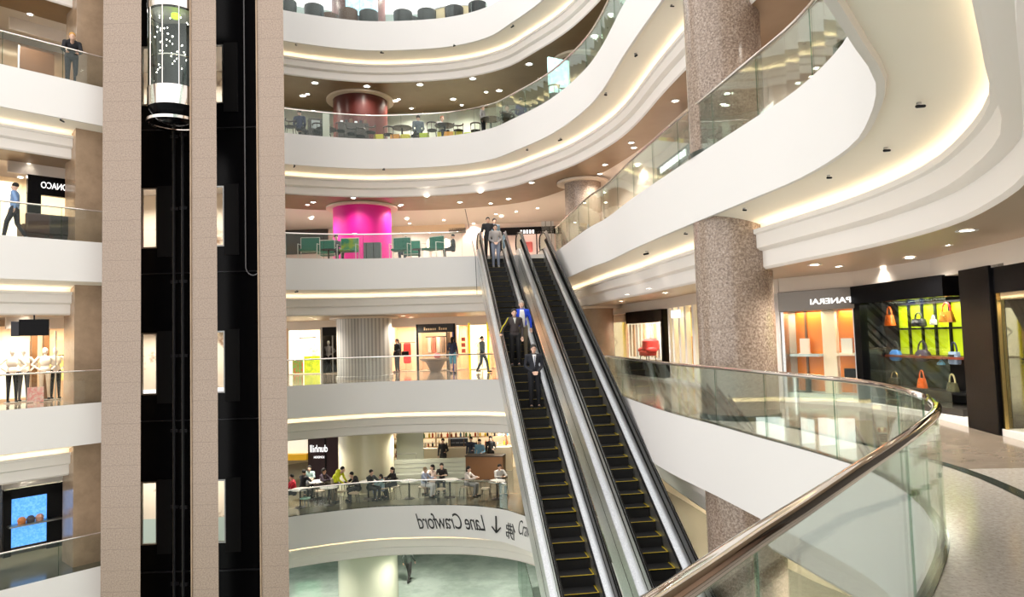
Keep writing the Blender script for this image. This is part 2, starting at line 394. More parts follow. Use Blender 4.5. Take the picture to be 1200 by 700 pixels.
for zz, mt, lb in ((5, GRANC, 'round granite column with cream ring behind the escalator head'), (10, MAROON, 'dark round column with cream ring at the far end of the upper cafe'), (0, PIER, 'tan column behind the escalators'), (-5, GRANC, 'granite column under the shop walk'), (15, GRANC, 'granite column on the top level')):
    column(2.95 if zz else 3.25, 26.6, zz, zz + 2.75, .72, mt, lb, RING)
# ------------------------------------------------------------------ lift block
def pil(x0, x1, label, back=21.6):
    k = back / 20.5; return tag(MB().prism([(x0, 20.5), (x1, 20.5), (x1 * k, back), (x0 * k, back)], -10, 24).build('pillar', GRAN), label, kind='structure')
def gbox(name, x0, x1, y0, y1, z0, z1, mt, label): return tag(MB().box(x0, x1, y0, y1, z0, z1).build(name, mt), label, kind='structure')
pil(-12.50, -11.31, 'wide beige granite pillar left of the lift shafts')
pil(-9.76, -8.98, 'narrow beige granite pillar between the two lift shafts')
pil(-7.70, -6.88, 'beige granite pillar right of the lift shafts')
for x in (-9.79, -7.73): gbox('trim_%d' % (200 + int(-x * 10)), x, x + .035, 20.46, 20.6, -10, 24, PIER, 'thin tan corner trim on the pillar')
# dark shaft backs with a door opening at every floor
def shaft(x0, x1, xo0, xo1, Y, label):
    zs = [-5, 0, 5, 10]
    z = -10; mb = MB()
    for F in zs:
        mb.box(x0, x1, Y, Y + .04, z, F + .1); mb.box(x0, xo0, Y, Y + .04, F + .1, F + 2.1); mb.box(xo1, x1, Y, Y + .04, F + .1, F + 2.1); z = F + 2.1
    mb.box(x0, x1, Y, Y + .04, z, 24)
    tag(mb.build('wall_shaft', BLACK), label, kind='structure')
    fr = empty('lift_landing_doors', ((xo0 + xo1) / 2, Y, -10), 0, 'tall dark frames of the lift openings in the ' + label.split(' ')[-2] + ' shaft', 'lift frame')
    for F in zs:
        h = MB(); z0 = F + 10.1
        a, b = xo0 - (xo0 + xo1) / 2, xo1 - (xo0 + xo1) / 2
        h.box(a - .04, a, -.03, .01, z0, z0 + 2); h.box(b, b + .04, -.03, .01, z0, z0 + 2); h.box(a - .04, b + .04, -.03, .01, z0 + 2, z0 + 2.05); h.box(a - .04, b + .04, -.03, .01, z0 - .05, z0)
        h.build('door_frame', STEELD, fr)
        MB().box(b + .05, b + .55, -.05, -.01, z0 - .35, z0 + 2.1).build('dark_panel', BLACKM, fr)
        MB().box(a - .2, (x1 - (xo0 + xo1) / 2) - .05, -.10, -.0, z0 - .95, z0 - .92).build('cross_rail', DARK, fr)
    return fr
shaft(-12.75, -10.35, -12.62, -12.16, 23.0, 'black back wall of the first shaft')
shaft(-10.3, -7.95, -10.16, -9.86, 23.0, 'black back wall of the second shaft')
# guide rails
def rail_thing(x, y, label):
    r = empty('lift_guide_rail', (x, y, -10), 0, label, 'guide rail')
    MB().box(-.03, .03, -.03, .03, 0, 34).build('rail', DARK, r)
    MB().box(-.008, .008, -.1, -.03, 0, 34).build('rail_blade', STEELD, r)
    for k in range(13): MB().box(-.12, .12, -.01, .06, 1.3 + 2.5 * k, 1.4 + 2.5 * k).build('bracket', DARK, r)
    return r
rail_thing(-11.05, 22.6, 'dark steel guide rail beside the narrow pillar in the cab shaft')
rail_thing(-11.4, 22.7, 'thin dark guide rail further left in the cab shaft')
rail_thing(-8.05, 22.5, 'dark steel guide rail in the empty shaft beside the third pillar')
# travelling cable, a long loop
lp = [(-8.62, 21.8, 24), (-8.62, 21.8, 4.4)] + [(-8.38 - .24 * math.cos(a), 21.8, 4.2 - .3 * math.sin(a)) for a in [PI * k / 10 for k in range(11)]] + [(-8.14, 21.8, 4.4), (-8.14, 21.8, 24)]
tag(MB().tube(lp, .018, 6).build('travelling_cable', mat('grey_cable', (.16, .16, .17), .5), smooth=True), 'grey travelling cable hanging in a long loop in the empty lift shaft', 'cable')
# glass capsule cab
cb = empty('lift_cab', (-10.49, 20.95, 8.7), 0, 'round glass lift cab with chrome bands at the top of the black shaft', 'lift')
R_ = .76
MB().lathe([(R_, .42), (R_ + .02, .42), (R_ + .02, 1.02), (R_, 1.02)], 36).build('lower_band', CHROME, cb, smooth=True)
MB().lathe([(0, -.02), (.30, 0), (.52, .10), (.68, .30), (R_, .45)], 36).build('underside_dome', BLACK, cb, smooth=True)
MB().lathe([(R_ + .01, -.04), (R_ + .05, -.04), (R_ + .05, .05), (R_ + .01, .05)], 36).build('lower_ring', CHROME, cb, smooth=True)
MB().lathe([(R_, 1.02), (R_, 3.5)], 36).build('glass_shell', glassm('cab_glass', (.72, .78, .74), 1.6), cb, smooth=True)
MB().lathe([(R_ - .02, 1.9), (R_ - .02, 1.93), (R_ - .06, 1.93), (R_ - .06, 1.9)], 36, (0, 0, .05)).build('handrail', CHROME, cb, smooth=True)
MB().lathe([(R_, 3.5), (R_ + .02, 3.5), (R_ + .02, 4.3), (0, 4.4)], 36).build('upper_band', CHROME, cb, smooth=True)
MB().lathe([(0, 1.0), (R_ - .03, 1.0)], 36).build('cab_floor', BLACKM, cb)
MB().lathe([(0, 3.45), (R_ - .03, 3.45)], 36).build('cab_ceiling', WHITE, cb)
MB().box(-.6, .6, .42, .46, 1.0, 3.45).build('rear_panel', DARK, cb)
for a in (-2.2, -1.57, -.95): MB().box(-.012, .012, -.012, .012, 1.02, 3.5, Matrix.Translation((R_ * math.cos(a), R_ * math.sin(a), 0))).build('mullion', CHROME, cb)
random.seed(3)
for k in range(46):
    a = random.uniform(-2.9, -.25); z = random.uniform(1.5, 3.35); r = random.uniform(.35, .6)
    MB().ell((r * math.cos(a), r * math.sin(a), z), (.016, .016, .022), 6, 4).build('crystal_light', LENS, cb)
MB().lathe([(0, 3.3), (.13, 3.3), (.13, 3.18), (0, 3.18)], 14, (.28, -.5, 0)).build('green_indicator', mat('lime_light', (.6, .9, .05), .4, emit=(.6, .9, .05), estr=1.2), cb)
# granite piers of the left gallery, standing between its balconies
def lpt(u, o):      # along the left edge, inward offset
    a, b = Vector(LEFT[1][:2]), Vector(LEFT[2][:2]); d = (b - a).normalized(); n = Vector((-d.y, d.x)); return a + d * u + n * o
def lprism(u0, u1, o0, o1, z0, z1): 
    P = [lpt(u0, o0), lpt(u1, o0), lpt(u1, o1), lpt(u0, o1)]; return MB().prism([(p.x, p.y) for p in P], z0, z1)
tag(lprism(2.02, 3.6, .55, 1.6, -10, 24).build('pillar', PIER), 'tan stone pier at the lift end of the left gallery', kind='structure')
tag(lprism(-1.2, -.25 + .37, 1.25, 2.2, -10, 24).build('pillar', PIER), 'tan stone pier at the picture edge of the left gallery', kind='structure')
# ------------------------------------------------------------------ glass balustrades
def balustrade(pts, ns, F, i0, i1, label, off=.05, r=.028, step=4, cat='balustrade'):
    mid = pts[i0]
    root = empty('glass_balustrade', (mid[0], mid[1], F), 0, label, cat)
    O = Vector((mid[0], mid[1], F))
    P = [Vector((pts[i][0] + ns[i].x * off, pts[i][1] + ns[i].y * off, F)) for i in range(i0, i1)]
    NN = [ns[i] for i in range(i0, i1)]
    MB().tube([p + Vector((0, 0, 1.0)) - O for p in P], r, 12).build('handrail', CHROME if r < .04 else CHROME, root, smooth='all')
    k = 0
    while k < len(P) - 1:
        e = min(k + step, len(P) - 1); vs = []; m_ = e - k + 1
        for j in range(k, e + 1):
            p = P[j] - O; n = Vector((NN[j].x, NN[j].y, 0))
            t = (P[min(j + 1, len(P) - 1)] - P[max(j - 1, 0)]).normalized()
            if j == k: p = p + t * .006
            if j == e: p = p - t * .006
            vs += [p + Vector((0, 0, .0)), p + Vector((0, 0, .98)), p + n * .014 + Vector((0, 0, .98)), p + n * .014]
        fs = [(a * 4 + q, a * 4 + (q + 1) % 4, (a + 1) * 4 + (q + 1) % 4, (a + 1) * 4 + q) for a in range(m_ - 1) for q in range(4)] + [(0, 1, 2, 3), (m_ * 4 - 1, m_ * 4 - 2, m_ * 4 - 3, m_ * 4 - 4)]
        g = MB(); g.add(vs, fs); g.build('glass_panel', GLASS, root)
        # polished edge at the joint
        p = P[e] - O; n = Vector((NN[e].x, NN[e].y, 0))
        MB().box(-.004, .004, -.004, .014, 0, .98, Matrix.Translation(p)).build('glass_joint', GLASSE, root)
        k = e
    return root
def near(pts, x, y): return min(range(len(pts)), key=lambda i: (pts[i][0] - x) ** 2 + (pts[i][1] - y) ** 2)
W_ = {-5: 'of the cafe level with the lettered front', 0: 'of the shop level seen under the escalators', 5: 'in front of the green chairs and pink column', 10: 'of the upper cafe, long curve', 15: 'of the top level'}
for F in (-5, 0, 5, 10, 15):
    pts, ns = PATHS[F]
    if F == 5:
        balustrade(pts, ns, F, near(pts, -9.9, 25.4), near(pts, -1.65, 27.4), 'glass balustrade in front of the green chairs and pink column')
        balustrade(pts, ns, F, near(pts, 1.78, 27.0), near(pts, .7, 2.18), 'long glass balustrade of the white balcony sweeping over the granite column')
    elif F == 0:
        a = near(pts, 3.06, 16.6)
        balustrade(pts, ns, F, 0, near(pts, 1.5, 23.5), 'glass balustrade in front of the mid-level shops behind the escalators')
        balustrade(pts, ns, F, near(pts, 1.9, 22.4), near(pts, 3.8, 6.65) + 2, 'glass balustrade running from the escalators past the granite column to the bend', r=.032)
        balustrade(pts, ns, F, near(pts, 3.8, 6.65) + 2, len(pts), 'near glass balustrade with thick chrome handrail curving around the viewer', r=.036, step=6)
    elif F == -5:
        balustrade(pts, ns, F, 0, near(pts, -.1, 26), 'glass balustrade of the cafe above the mirrored lettering')
        balustrade(pts, ns, F, near(pts, 1.5, 23.5), near(pts, 3.9, 13), 'glass balustrade of the lower level right of the escalators')
    else:
        balustrade(pts, ns, F, 0, near(pts, 3.8, 6.65), 'glass balustrade ' + W_[F])
for F in (-5, 0, 5, 10):
    d = (LP[2].to_2d() if False else Vector(LP[2][:2])) - Vector(LP[0][:2])
    pts = [Vector((*Vector(LP[0][:2]).lerp(Vector(LP[1][:2]), k / 16), 0, 0)) for k in range(17)] + [Vector((*Vector(LP[1][:2]).lerp(Vector(LP[2][:2]) + Vector((.15, .18)), k / 8), 0, 0)) for k in range(1, 9)]
    balustrade(pts, normals2(pts), F, 0, len(pts), 'glass balustrade of the left gallery, ' + {-5: 'lowest, above the blue display', 0: 'in front of the mannequins', 5: 'in front of the black shop sign', 10: 'topmost'}[F])
# ------------------------------------------------------------------ downlights
dl = empty('downlight', (0, 0, 0), 0, 'round recessed downlight', 'downlight')
MB().lathe([(.075, 0), (.12, 0), (.12, -.012), (.075, -.006)], 16).build('bezel', WHITE, dl, smooth=True)
MB().lathe([(0, -.004), (.078, -.004)], 16).build('lens', LENS, dl)
def downlight(p, group, label, power=45, sc=1.0):
    power *= .82
    o = place(dl, USED, (p[0], p[1], p[2] - .004), 0, label, group, sc)
    l = bpy.data.lights.new('downlight_lamp', 'SPOT'); l.energy = power; l.spot_size = 2.5; l.spot_blend = .8; l.color = (1, .92, .80); l.shadow_soft_size = .08
    lo = bpy.data.objects.new('downlight_lamp', l); COL.objects.link(lo); lo.parent = o; lo.location = (0, 0, -.04)
    return o
G5 = [(369, 97), (430, 101), (492, 99), (554, 92), (620, 75), (696, 42), (355, 112), (463, 118), (531, 116), (585, 106)]
for x, y in G5: downlight(atz(x, y, 12.75), 'downlights in the bronze ceiling over the upper cafe', 'downlight in the bronze ceiling band over the upper cafe', 90, 1.5)
for x, y in [(482, 127), (541, 123)]: downlight(atz(x, y, 12.8), 'small downlights over the back of the upper cafe', 'small downlight at the back of the upper cafe ceiling', 60)
G4 = [(367, 237), (414, 232), (470, 240), (500, 230), (539, 237), (563, 225), (596, 233), (623, 214)]
for x, y in G4: downlight(atz(x, y, 7.75), 'downlights in the band over the pink column', 'downlight in the bronze ceiling band over the pink column', 90, 1.2)
for x, y in [(366, 254), (520, 258), (581, 251), (605, 248), (630, 244), (480, 262), (555, 262)]: downlight(atz(x, y, 7.8), 'downlights in the pale ceiling behind the pink column', 'downlight in the pale ceiling behind the pink column', 110)
for x, y in [(743, 173), (709, 193), (747, 194), (758, 207)]: downlight(atz(x, y, 7.75), 'downlights beside the upper granite column', 'downlight in the ceiling beside the upper granite column', 80)
for x, y in [(1107, 287), (1066, 302), (982, 312), (1036, 313), (990, 322), (921, 315)]: downlight(atz(x, y, 2.79), 'downlights over the near shop walk', 'downlight in the beige ceiling over the near shop walk', 70, .9)
for x, y in [(760, 338), (735, 345)]: downlight(atz(x, y, 2.79), 'downlights over the far shop walk', 'downlight in the ceiling over the far shop walk', 90, .9)
for x, y in [(38, 202), (24, 208), (95, 202)]: downlight(atz(x, y, 7.79), 'downlights in the left gallery', 'downlight in the bronze ceiling above the black shop sign', 60)
# extra downlights added to brighten the gallery interiors
for F, o, pw in ((5, 3.0, 260), (5, 6.5, 300), (0, 3.0, 260), (0, 7, 300), (10, 3, 260), (15, 3, 200), (-5, 3, 300), (-5, 7, 300), (-10, 1.5, 260), (-10, 5, 260)):
    pts, ns = PATHS[max(F, -5)]; k = 6
    while k < len(pts) - 22:
        t = o / 11; p = Vector(pts[k][:2]); q = Vector((pts[k][2], pts[k][3])); L = (q - p).length
        a = p + (q - p).normalized() * min(o, L * o / 9.5)
        downlight((a.x, a.y, F - 2.25 if False else F + (2.75 if o > 3.2 else 2.75) ), 'added gallery fill downlights', 'added fill downlight in a gallery ceiling behind the moulding', pw * (.45 if F == 0 and p.y < 14 and p.x > 2 else 1))
        k += 9
for F in (-5, 0, 5, 10):
    for u in (-3.5, -1, 1.2):
        p = lpt(u, 2.4); downlight((p.x, p.y, F + 2.75), 'left gallery ceiling downlights', 'downlight in a left gallery ceiling', 170)

# lift lobby behind the shafts: a pale wall seen through the openings
for F in (-5, 0, 5, 10):
    tag(MB().box(-15.6, -10.4, 26.6, 26.7, F, F + 2.7).build('wall_lobby', mat('lobby_cream', (.9, .8, .66), .5, noise_=(1.1, (.35, .22, .14), .30, .42))), 'cream wall of the lift lobby, floor at height %d' % F, kind='structure')
    tag(MB().box(-15.6, -9.9, 23.4, 26.7, F + 2.71, F + 2.78).build('ceiling', CEIL_W), 'white ceiling of the lift lobby, floor at height %d' % F, kind='structure')
    for x in (-14.2, -11.8): downlight((x, 25.3, F + 2.7), 'lift lobby downlights', 'downlight in the lift lobby ceiling behind the shafts', 220)
# ------------------------------------------------------------------ escalators
TH = .13; DD = Vector((-math.sin(TH), math.cos(TH), 0)); WD = Vector((math.cos(TH), math.sin(TH), 0))
TAN = .577; A_TOP = 27.28; RISE = .2135; RUN = .37
A_BOT = A_TOP - 10 / TAN
def esc_pt(a, c, z): return DD * a + WD * c + Vector((0, 0, z))
step_me = MB().box(-.4, .4, 0, RUN + .01, -.03, 0).box(-.4, .4, 0, .02, -RISE, 0).mesh('step', slatted('step_black', (.003, .003, .0035), (.012, .012, .013), 30, .6))
line_me = MB().box(-.4, .4, 0, .028, .0005, .003).box(.378, .40, 0, RUN, .0005, .003).box(-.40, -.378, 0, RUN, .0005, .003).mesh('yellow_edge', YEL)
GLASSP = glassm('escalator_glass', (.75, .84, .80), 1.4)
def escalator(c_right, label, up):
    cc = c_right - .4
    o = esc_pt(A_BOT, cc, -5)
    R = empty('escalator', o, TH, label, 'escalator', None)
    L = A_TOP - A_BOT
    n = int(L / RUN)
    for k in range(n + 1):
        s = bpy.data.objects.new('step', step_me); COL.objects.link(s); s.parent = R; s.location = (0, k * RUN, k * RISE + .0)
        y = bpy.data.objects.new('yellow_edge', line_me); COL.objects.link(y); y.parent = s
    MB().box(-.42, .42, L + .1, L + 1.6, -.02 + 10, .01 + 10).build('landing_plate', STEELD, R)
    MB().box(-.42, .42, -1.6, 0.0, -.02, .01).build('landing_plate', STEELD, R)
    zt = 10.0
    def band(x0, x1, zlo, zhi, name, mt, y0=-1.0, y1=None):
        y1 = L + 1.0 if y1 is None else y1
        P = [(y0, zlo), (0, zlo), (L, zt + zlo), (y1, zt + zlo), (y1, zt + zhi), (L, zt + zhi), (0, zhi), (y0, zhi)]
        return MB().prism_x(P, x0, x1).build(name, mt, R)
    for s in (-1, 1):
        def bx(a, b): return (min(a * s, b * s), max(a * s, b * s))
        band(*bx(.41, .43), -.15, .22, 'skirt', STEEL)
        band(*bx(.398, .47), .215, .25, 'inner_deck', BLACKM)
        band(*bx(.43, .60), .245, .27, 'deck', STEEL)
        band(*bx(.50, .525), .27, .93, 'balustrade_panel', STEEL, .0, L - .5)
        band(*bx(.498, .527), .60, .612, 'panel_joint', BLACKM, .0, L - .5)
        # see-through glass newel at the head and foot
        for y0, y1, zz in ((L - .5, L + 1.25, zt), (-1.25, 0, 0)):
            sg = 1 if zz else -1
            base = y1 - .4 if zz else y0 + .4
            arc = [(base + sg * .33 * math.cos(a), zz + .58 + .33 * math.sin(a)) for a in [PI / 2 - PI * k / 10 for k in range(11)]]
            if zz: P = [(y0, zz + .27 - .5 * TAN)] + [(L, zz + .27)] + list(reversed(arc)) + [(L, zz + .93), (y0, zz + .93 - .5 * TAN)]
            else: P = [(y1, zz + .27), (y1, zz + .93)] + arc
            MB().prism_x(P, *bx(.505, .52)).build('newel_glass', GLASSP, R)
        # handrail
        hp = [(0, -.85, .28)] + [(0, -.85 - .36 * math.cos(a), .58 + .36 * math.sin(a)) for a in [-PI / 2 + PI * k / 10 for k in range(11)]]
        hp += [(0, 0, .95), (0, .3, .98 + .1)]
        hp += [(0, L - .25, zt + .95 - .12), (0, L + .2, zt + .96)] + [(0, L + .85 + .36 * math.cos(a), zt + .6 + .36 * math.sin(a)) for a in [PI / 2 - PI * k / 10 for k in range(11)]]
        MB().tube([(.512 * s, p[1], p[2]) for p in hp], .038, 10, sq=.8).build('handrail', RUBBER, R, smooth='all')
    for s in (-1, 1):
        x0, x1 = (.58, .61) if s > 0 else (-.61, -.58)
        band(x0, x1, -.75, .25, 'side_cladding', STEEL, -1.6, L + .5)
        band(*((.612, .616) if s > 0 else (-.616, -.612)), -.12, -.105, 'cladding_joint', BLACKM, -1.6, L + .5)
    band(-.58, .58, -.80, -.74, 'underside', STEELD, -1.6, L + .5)
    return R
escalator(3.21, 'left one of the two escalators, carrying people down', False)
escalator(4.88, 'right one of the two escalators, empty steps', True)
# landing of the lower level
tag(MB().prism([(esc_pt(A_BOT + a, c, 0).x, esc_pt(A_BOT + a, c, 0).y) for a, c in ((-3, 1.8), (-3, 7), (.1, 7), (.1, 1.8))], -5.3, -5.02).build('floor', FLOOR_D), 'landing at the foot of the escalators', kind='structure')
# ------------------------------------------------------------------ shop fronts
ORANGE = mat('orange_panel', (.72, .20, .012), .35, emit=(.9, .28, .02), estr=.0)
CREAMW = mat('cream_panel', (.90, .78, .60), .4)
LIME = mat('lime_backlight', (.45, .60, .01), .4, emit=(.50, .62, .01), estr=.42)
WALLD = mat('dark_panel', (.04, .035, .03), .4)
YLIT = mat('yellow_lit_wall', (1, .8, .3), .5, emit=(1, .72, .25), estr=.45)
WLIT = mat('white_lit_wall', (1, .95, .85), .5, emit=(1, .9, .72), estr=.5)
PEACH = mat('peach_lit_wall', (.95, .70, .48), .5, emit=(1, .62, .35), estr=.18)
SIGNW = mat('sign_white', (.95, .95, .95), .4, emit=(1, 1, 1), estr=1.0)
SIGNB = mat('sign_black', (.02, .02, .02), .4)
GREYS = mat('grey_sign_board', (.20, .18, .16), .3, .4)
MANNQ = mat('mannequin_white', (.85, .82, .78), .35)
WOODP = mat('pale_wood', (.60, .42, .25), .4)
BROWN = mat('brown_counter', (.16, .075, .03), .35)
RED = mat('red_cloth', (.75, .03, .03), .5)
BRASS = mat('brass', (.75, .52, .2), .25, 1.0)
def uvw(A, B, off=0.0):
    a = Vector(A); b = Vector(B); d = (b - a).normalized(); n = Vector((-d.y, d.x)); a2 = a + n * off; b2 = b + n * off
    return lambda x, y: onwall(x, y, a2, b2)
def shop_light(parent, x, y, z, power, col=(1, .85, .62), size=1.2):
    l = bpy.data.lights.new('shop_lamp', 'AREA'); l.energy = power * 1.3; l.color = col; l.size = size; l.shape = 'RECTANGLE'; l.size_y = .3
    o = bpy.data.objects.new('shop_lamp', l); COL.objects.link(o); o.parent = parent; o.location = (x, y, z); return o
Q0, Q1, Q2, P0_, P1_, P2_, P3_, P4_ = (3.75, 29.2), (5.32, 22.9), (5.62, 19.5), (6.15, 15.4), (7.15, 14.0), (7.42, 11.8), (7.1, 9.6), (6.8, 7.6)
def fac(A, B, off=0):
    return (Vector(B) - Vector(A)).length
# bulkheads over the near shops
def bulk(A, B, F, z0, z1, mt, name, d=.5, label='white bulkhead over the shop fronts', y0=-.06):
    o = empty(name, (A[0], A[1], F), math.atan2(B[1] - A[1], B[0] - A[0])); L = fac(A, B)
    o2 = MB().box(0, L, y0, d, z0, z1).build(name, mt); o2.matrix_world = Matrix.Translation((A[0], A[1], F)) @ Matrix.Rotation(math.atan2(B[1] - A[1], B[0] - A[0]), 4, 'Z')
    bpy.data.objects.remove(o); return tag(o2, label, kind='structure')
k = 0
for A, B in ((Q0, Q1), (Q1, Q2), (Q2, P0_), (P0_, P1_), (P1_, P2_), (P2_, P3_), (P3_, P4_)):
    k += 1; bulk(A, B, 0, 2.46, 2.82, CEIL_W, 'trim_%d' % (300 + k), label='white bulkhead strip over the shop fronts, bay %d' % k)
    bulk(A, B, 0, 0, .10, WHITE, 'baseboard_shop%d' % k, label='white stone plinth under the shop fronts, bay %d' % k)
    bulk(A, B, 5, 0, 2.82, REARW[5], 'wall_shops', d=.1, label='pale shop wall of the escalator level, bay %d' % k)
# --- orange watch boutique
A, B = P0_, P1_; L = fac(A, B); U = uvw(A, B)
s = frame('shop_front', A, B, .1, 'orange lit boutique window under a grey sign in white mirror writing', 'shop front')
MB().box(-.02, L, -.10, .3, 1.93, 2.38).build('sign_board', GREYS, s, bevel=.01)
u0, z0 = U(1000, 348); u1, z1 = U(953, 355)
sign_text('PANERAI', u1, 2.06, abs(u0 - u1), .17, SIGNW, s, y=-.11)
MB().box(0, .07, -.05, .3, 0, 1.93).build('side_frame', STEEL, s); MB().box(L - .07, L, -.05, .3, 0, 1.93).build('side_frame', STEEL, s)
for a, b in ((.07, .40), (.42, .80), (1.15, L - .07)):
    MB().box(a, b, .28, .32, .15, 1.93).build('orange_panel', ORANGE, s)
MB().box(.39, .43, .24, .3, .15, 1.93).build('panel_rib', BROWN, s)
MB().box(.80, 1.12, .22, .32, .1, 1.93).build('cream_pillar', CREAMW, s, bevel=.02)
MB().box(.10, .8, .06, .28, .92, .98).build('display_shelf', mat('shelf_glass', (.5, .6, .62), .1), s)
MB().box(1.15, L - .07, .06, .28, .94, .99).build('display_shelf', CREAMW, s)
MB().box(.07, L - .07, 0, .6, 0, .12).build('window_base', mat('pale_green_glass', (.6, .7, .62), .2), s)
MB().box(.07, L - .07, 0, .012, .12, 1.93).build('window_glass', GLASSC, s)
shop_light(s, .5, .15, 1.9, 6, (1, .8, .5), .6); shop_light(s, 1.4, .15, 1.9, 4.5, (1, .8, .5), .4)
def plaque(name, u, z, w, h, mt, label, sp=s, d=.17, A=A, B=B):
    M_ = Matrix.Translation((A[0], A[1], .1)) @ Matrix.Rotation(math.atan2(B[1] - A[1], B[0] - A[0]), 4, 'Z')
    o = MB().box(-w / 2, w / 2, -.02, .02, .01, h).box(-w / 2 - .02, w / 2 + .02, -.05, .05, 0, .015).box(-w * .3, w * .3, -.025, -.018, h * .3, h * .7).build(name, mt)
    o.matrix_world = M_ @ Matrix.Translation((u, d, z)); return tag(o, label, 'display')
plaque('display_card', .42, .98, .22, .34, mat('card_pink', (.9, .7, .6), .5), 'pale pink display card on the glass shelf of the orange boutique')
plaque('display_card', 1.38, .99, .24, .32, mat('card_white', (.9, .88, .8), .5), 'white watch stand on the shelf right of the cream pillar')
plaque('display_card', .45, .12, .12, .42, BLACKM, 'small black stand low in the orange boutique window')
plaque('display_card', 1.42, .45, .25, .22, BLACKM, 'black square plaque below the right shelf of the orange boutique')
# --- black handbag store
A, B = P1_, (Vector(P2_).lerp(Vector(P3_), .22)); B = (B.x, B.y); L = fac(A, B); U = uvw(A, B, .45)
s = frame('shop_front', A, B, .1, 'glossy black shop front with lime green backlit shelving behind its window', 'shop front')
MB().box(0, L, -.12, .4, 2.02, 2.38).build('black_header', BLACK, s)
MB().box(0, .22, -.08, .4, 0, 2.02).build('black_jamb', BLACK, s)
MB().box(-.6, L - .1, .68, .72, .0, 2.3).build('rear_panel', BLACKM, s)
MB().box(.22, L, .1, .68, -.02, .12).build('window_floor', WALLD, s)
ua, za = U(1042, 345); ub, zb = U(1124, 432)
MB().box(ua, ub, .62, .66, .98, 1.95).build('lime_panel', LIME, s)
lat = MB()
for f in (0, .2, .41, .61, .82, 1.0): lat.box(ua + (ub - ua) * f - .02, ua + (ub - ua) * f + .02, .57, .61, .9, 1.98)
for z in (1.46, 1.94): lat.box(ua, ub, .55, .61, z, z + .035)
lat.build('shelf_lattice', BLACKM, s)
MB().box(.25, L - .15, .3, .65, .93, .97).build('shelf', mat('red_brown_shelf', (.2, .04, .02), .3), s)
MB().box(.25, L - .15, .3, .65, .32, .36).build('shelf', BLACKM, s)
MB().box(.22, L - .1, -.02, 0, .12, 2.02).build('window_glass', GLASSC, s)
shop_light(s, L / 2, .35, 2.0, 18, (1, .95, .8), 1.6)
MAT_SB = Matrix.Translation((A[0], A[1], .1)) @ Matrix.Rotation(math.atan2(B[1] - A[1], B[0] - A[0]), 4, 'Z')
def handbag(x, yb, w, h, mt, label, strap=None, shape='tote', flap=None):
    u, z = U(x, yb); z -= .1
    o = MB()
    n = 14; d = w * .42
    prof = {'tote': [(.86, 0), (1, .1), (.98, .5), (.88, .9), (.8, 1)], 'round': [(.55, 0), (.92, .15), (1, .45), (.85, .8), (.5, 1)], 'trap': [(1, 0), (1.02, .08), (.85, .6), (.68, 1)]}[shape]
    vs = []
    for r, zz in prof:
        for i in range(n):
            a = 2 * PI * i / n; c_, s_ = math.cos(a), math.sin(a)
            vs.append((w / 2 * r * (abs(c_) ** .55) * (1 if c_ >= 0 else -1), d / 2 * r * (abs(s_) ** .55) * (1 if s_ >= 0 else -1), zz * h))
    fs = [(k * n + i, k * n + (i + 1) % n, (k + 1) * n + (i + 1) % n, (k + 1) * n + i) for k in range(len(prof) - 1) for i in range(n)] + [tuple(range(n)), tuple(range((len(prof) - 1) * n, len(prof) * n))]
    o.add(vs, fs); b = o.build('handbag', mt, smooth=True)
    b.matrix_world = MAT_SB @ Matrix.Translation((u, .45, z)) @ Matrix.Rotation(random.uniform(-.3, .3), 4, 'Z')
    tag(b, label, 'handbag')
    hh = h * .85
    MB().tube([(w * .3 * math.cos(a), 0, h * .9 + hh * math.sin(a)) for a in [PI * q / 12 for q in range(13)]], w * .035 + .004, 6).build('handle', strap or mt, b, smooth='all')
    if flap: MB().box(-w * .3, w * .3, -d * .53, -d * .47, h * .45, h * .78).build('flap', flap, b, bevel=.005)
    MB().ell((0, -d * .5, h * .55), (.012, .008, .012), 8, 6).build('clasp', BRASS, b)
    return b
lea = lambda n, c: mat('leather_' + n, c, .35)
handbag(1043, 382, .30, .22, lea('orange', (.85, .16, .02)), 'orange handbag at the upper left of the lime shelving', shape='trap')
handbag(1077, 383, .36, .15, lea('black', (.02, .02, .02)), 'black handbag with tall handle in the middle of the upper lime shelf', flap=lea('grey', (.3, .3, .32)))
handbag(1110, 378, .30, .20, lea('amber', (.75, .30, .03)), 'amber handbag at the upper right of the lime shelving', strap=lea('red', (.7, .02, .02)), shape='trap')
handbag(1094, 381, .20, .10, lea('white', (.85, .85, .82)), 'small white purse between two bags on the upper lime shelf')
handbag(1050, 423, .30, .22, lea('blue', (.05, .25, .75)), 'round bright blue handbag on the middle shelf', strap=lea('black', (.02, .02, .02)), shape='round')
handbag(1082, 424, .34, .22, lea('plum', (.05, .03, .07)), 'dark plum handbag on the middle shelf beside the blue one', shape='round')
handbag(1119, 427, .28, .22, lea('paleblue', (.30, .42, .60)), 'pale blue and black handbag at the right of the middle shelf', strap=lea('navy', (.02, .03, .1)), flap=lea('black', (.02, .02, .02)))
handbag(1103, 428, .20, .05, lea('skyblue', (.15, .45, .75)), 'flat sky blue clutch lying on the middle shelf')
handbag(1049, 453, .26, .17, lea('brownblack', (.05, .04, .02)), 'black handbag with gold handle on the lower shelf, left', strap=BRASS)
handbag(1081, 456, .27, .20, lea('orangered', (.90, .15, .01)), 'orange red handbag with looped strap on the lower shelf', shape='trap')
handbag(1117, 462, .32, .20, lea('olive', (.10, .10, .05)), 'black and olive handbag with pale looped strap on the lower shelf', strap=lea('khaki', (.55, .5, .25)), shape='trap')
handbag(1087, 470, .10, .07, lea('yellow', (.8, .75, .05)), 'tiny yellow pouch under the orange red handbag', shape='round')
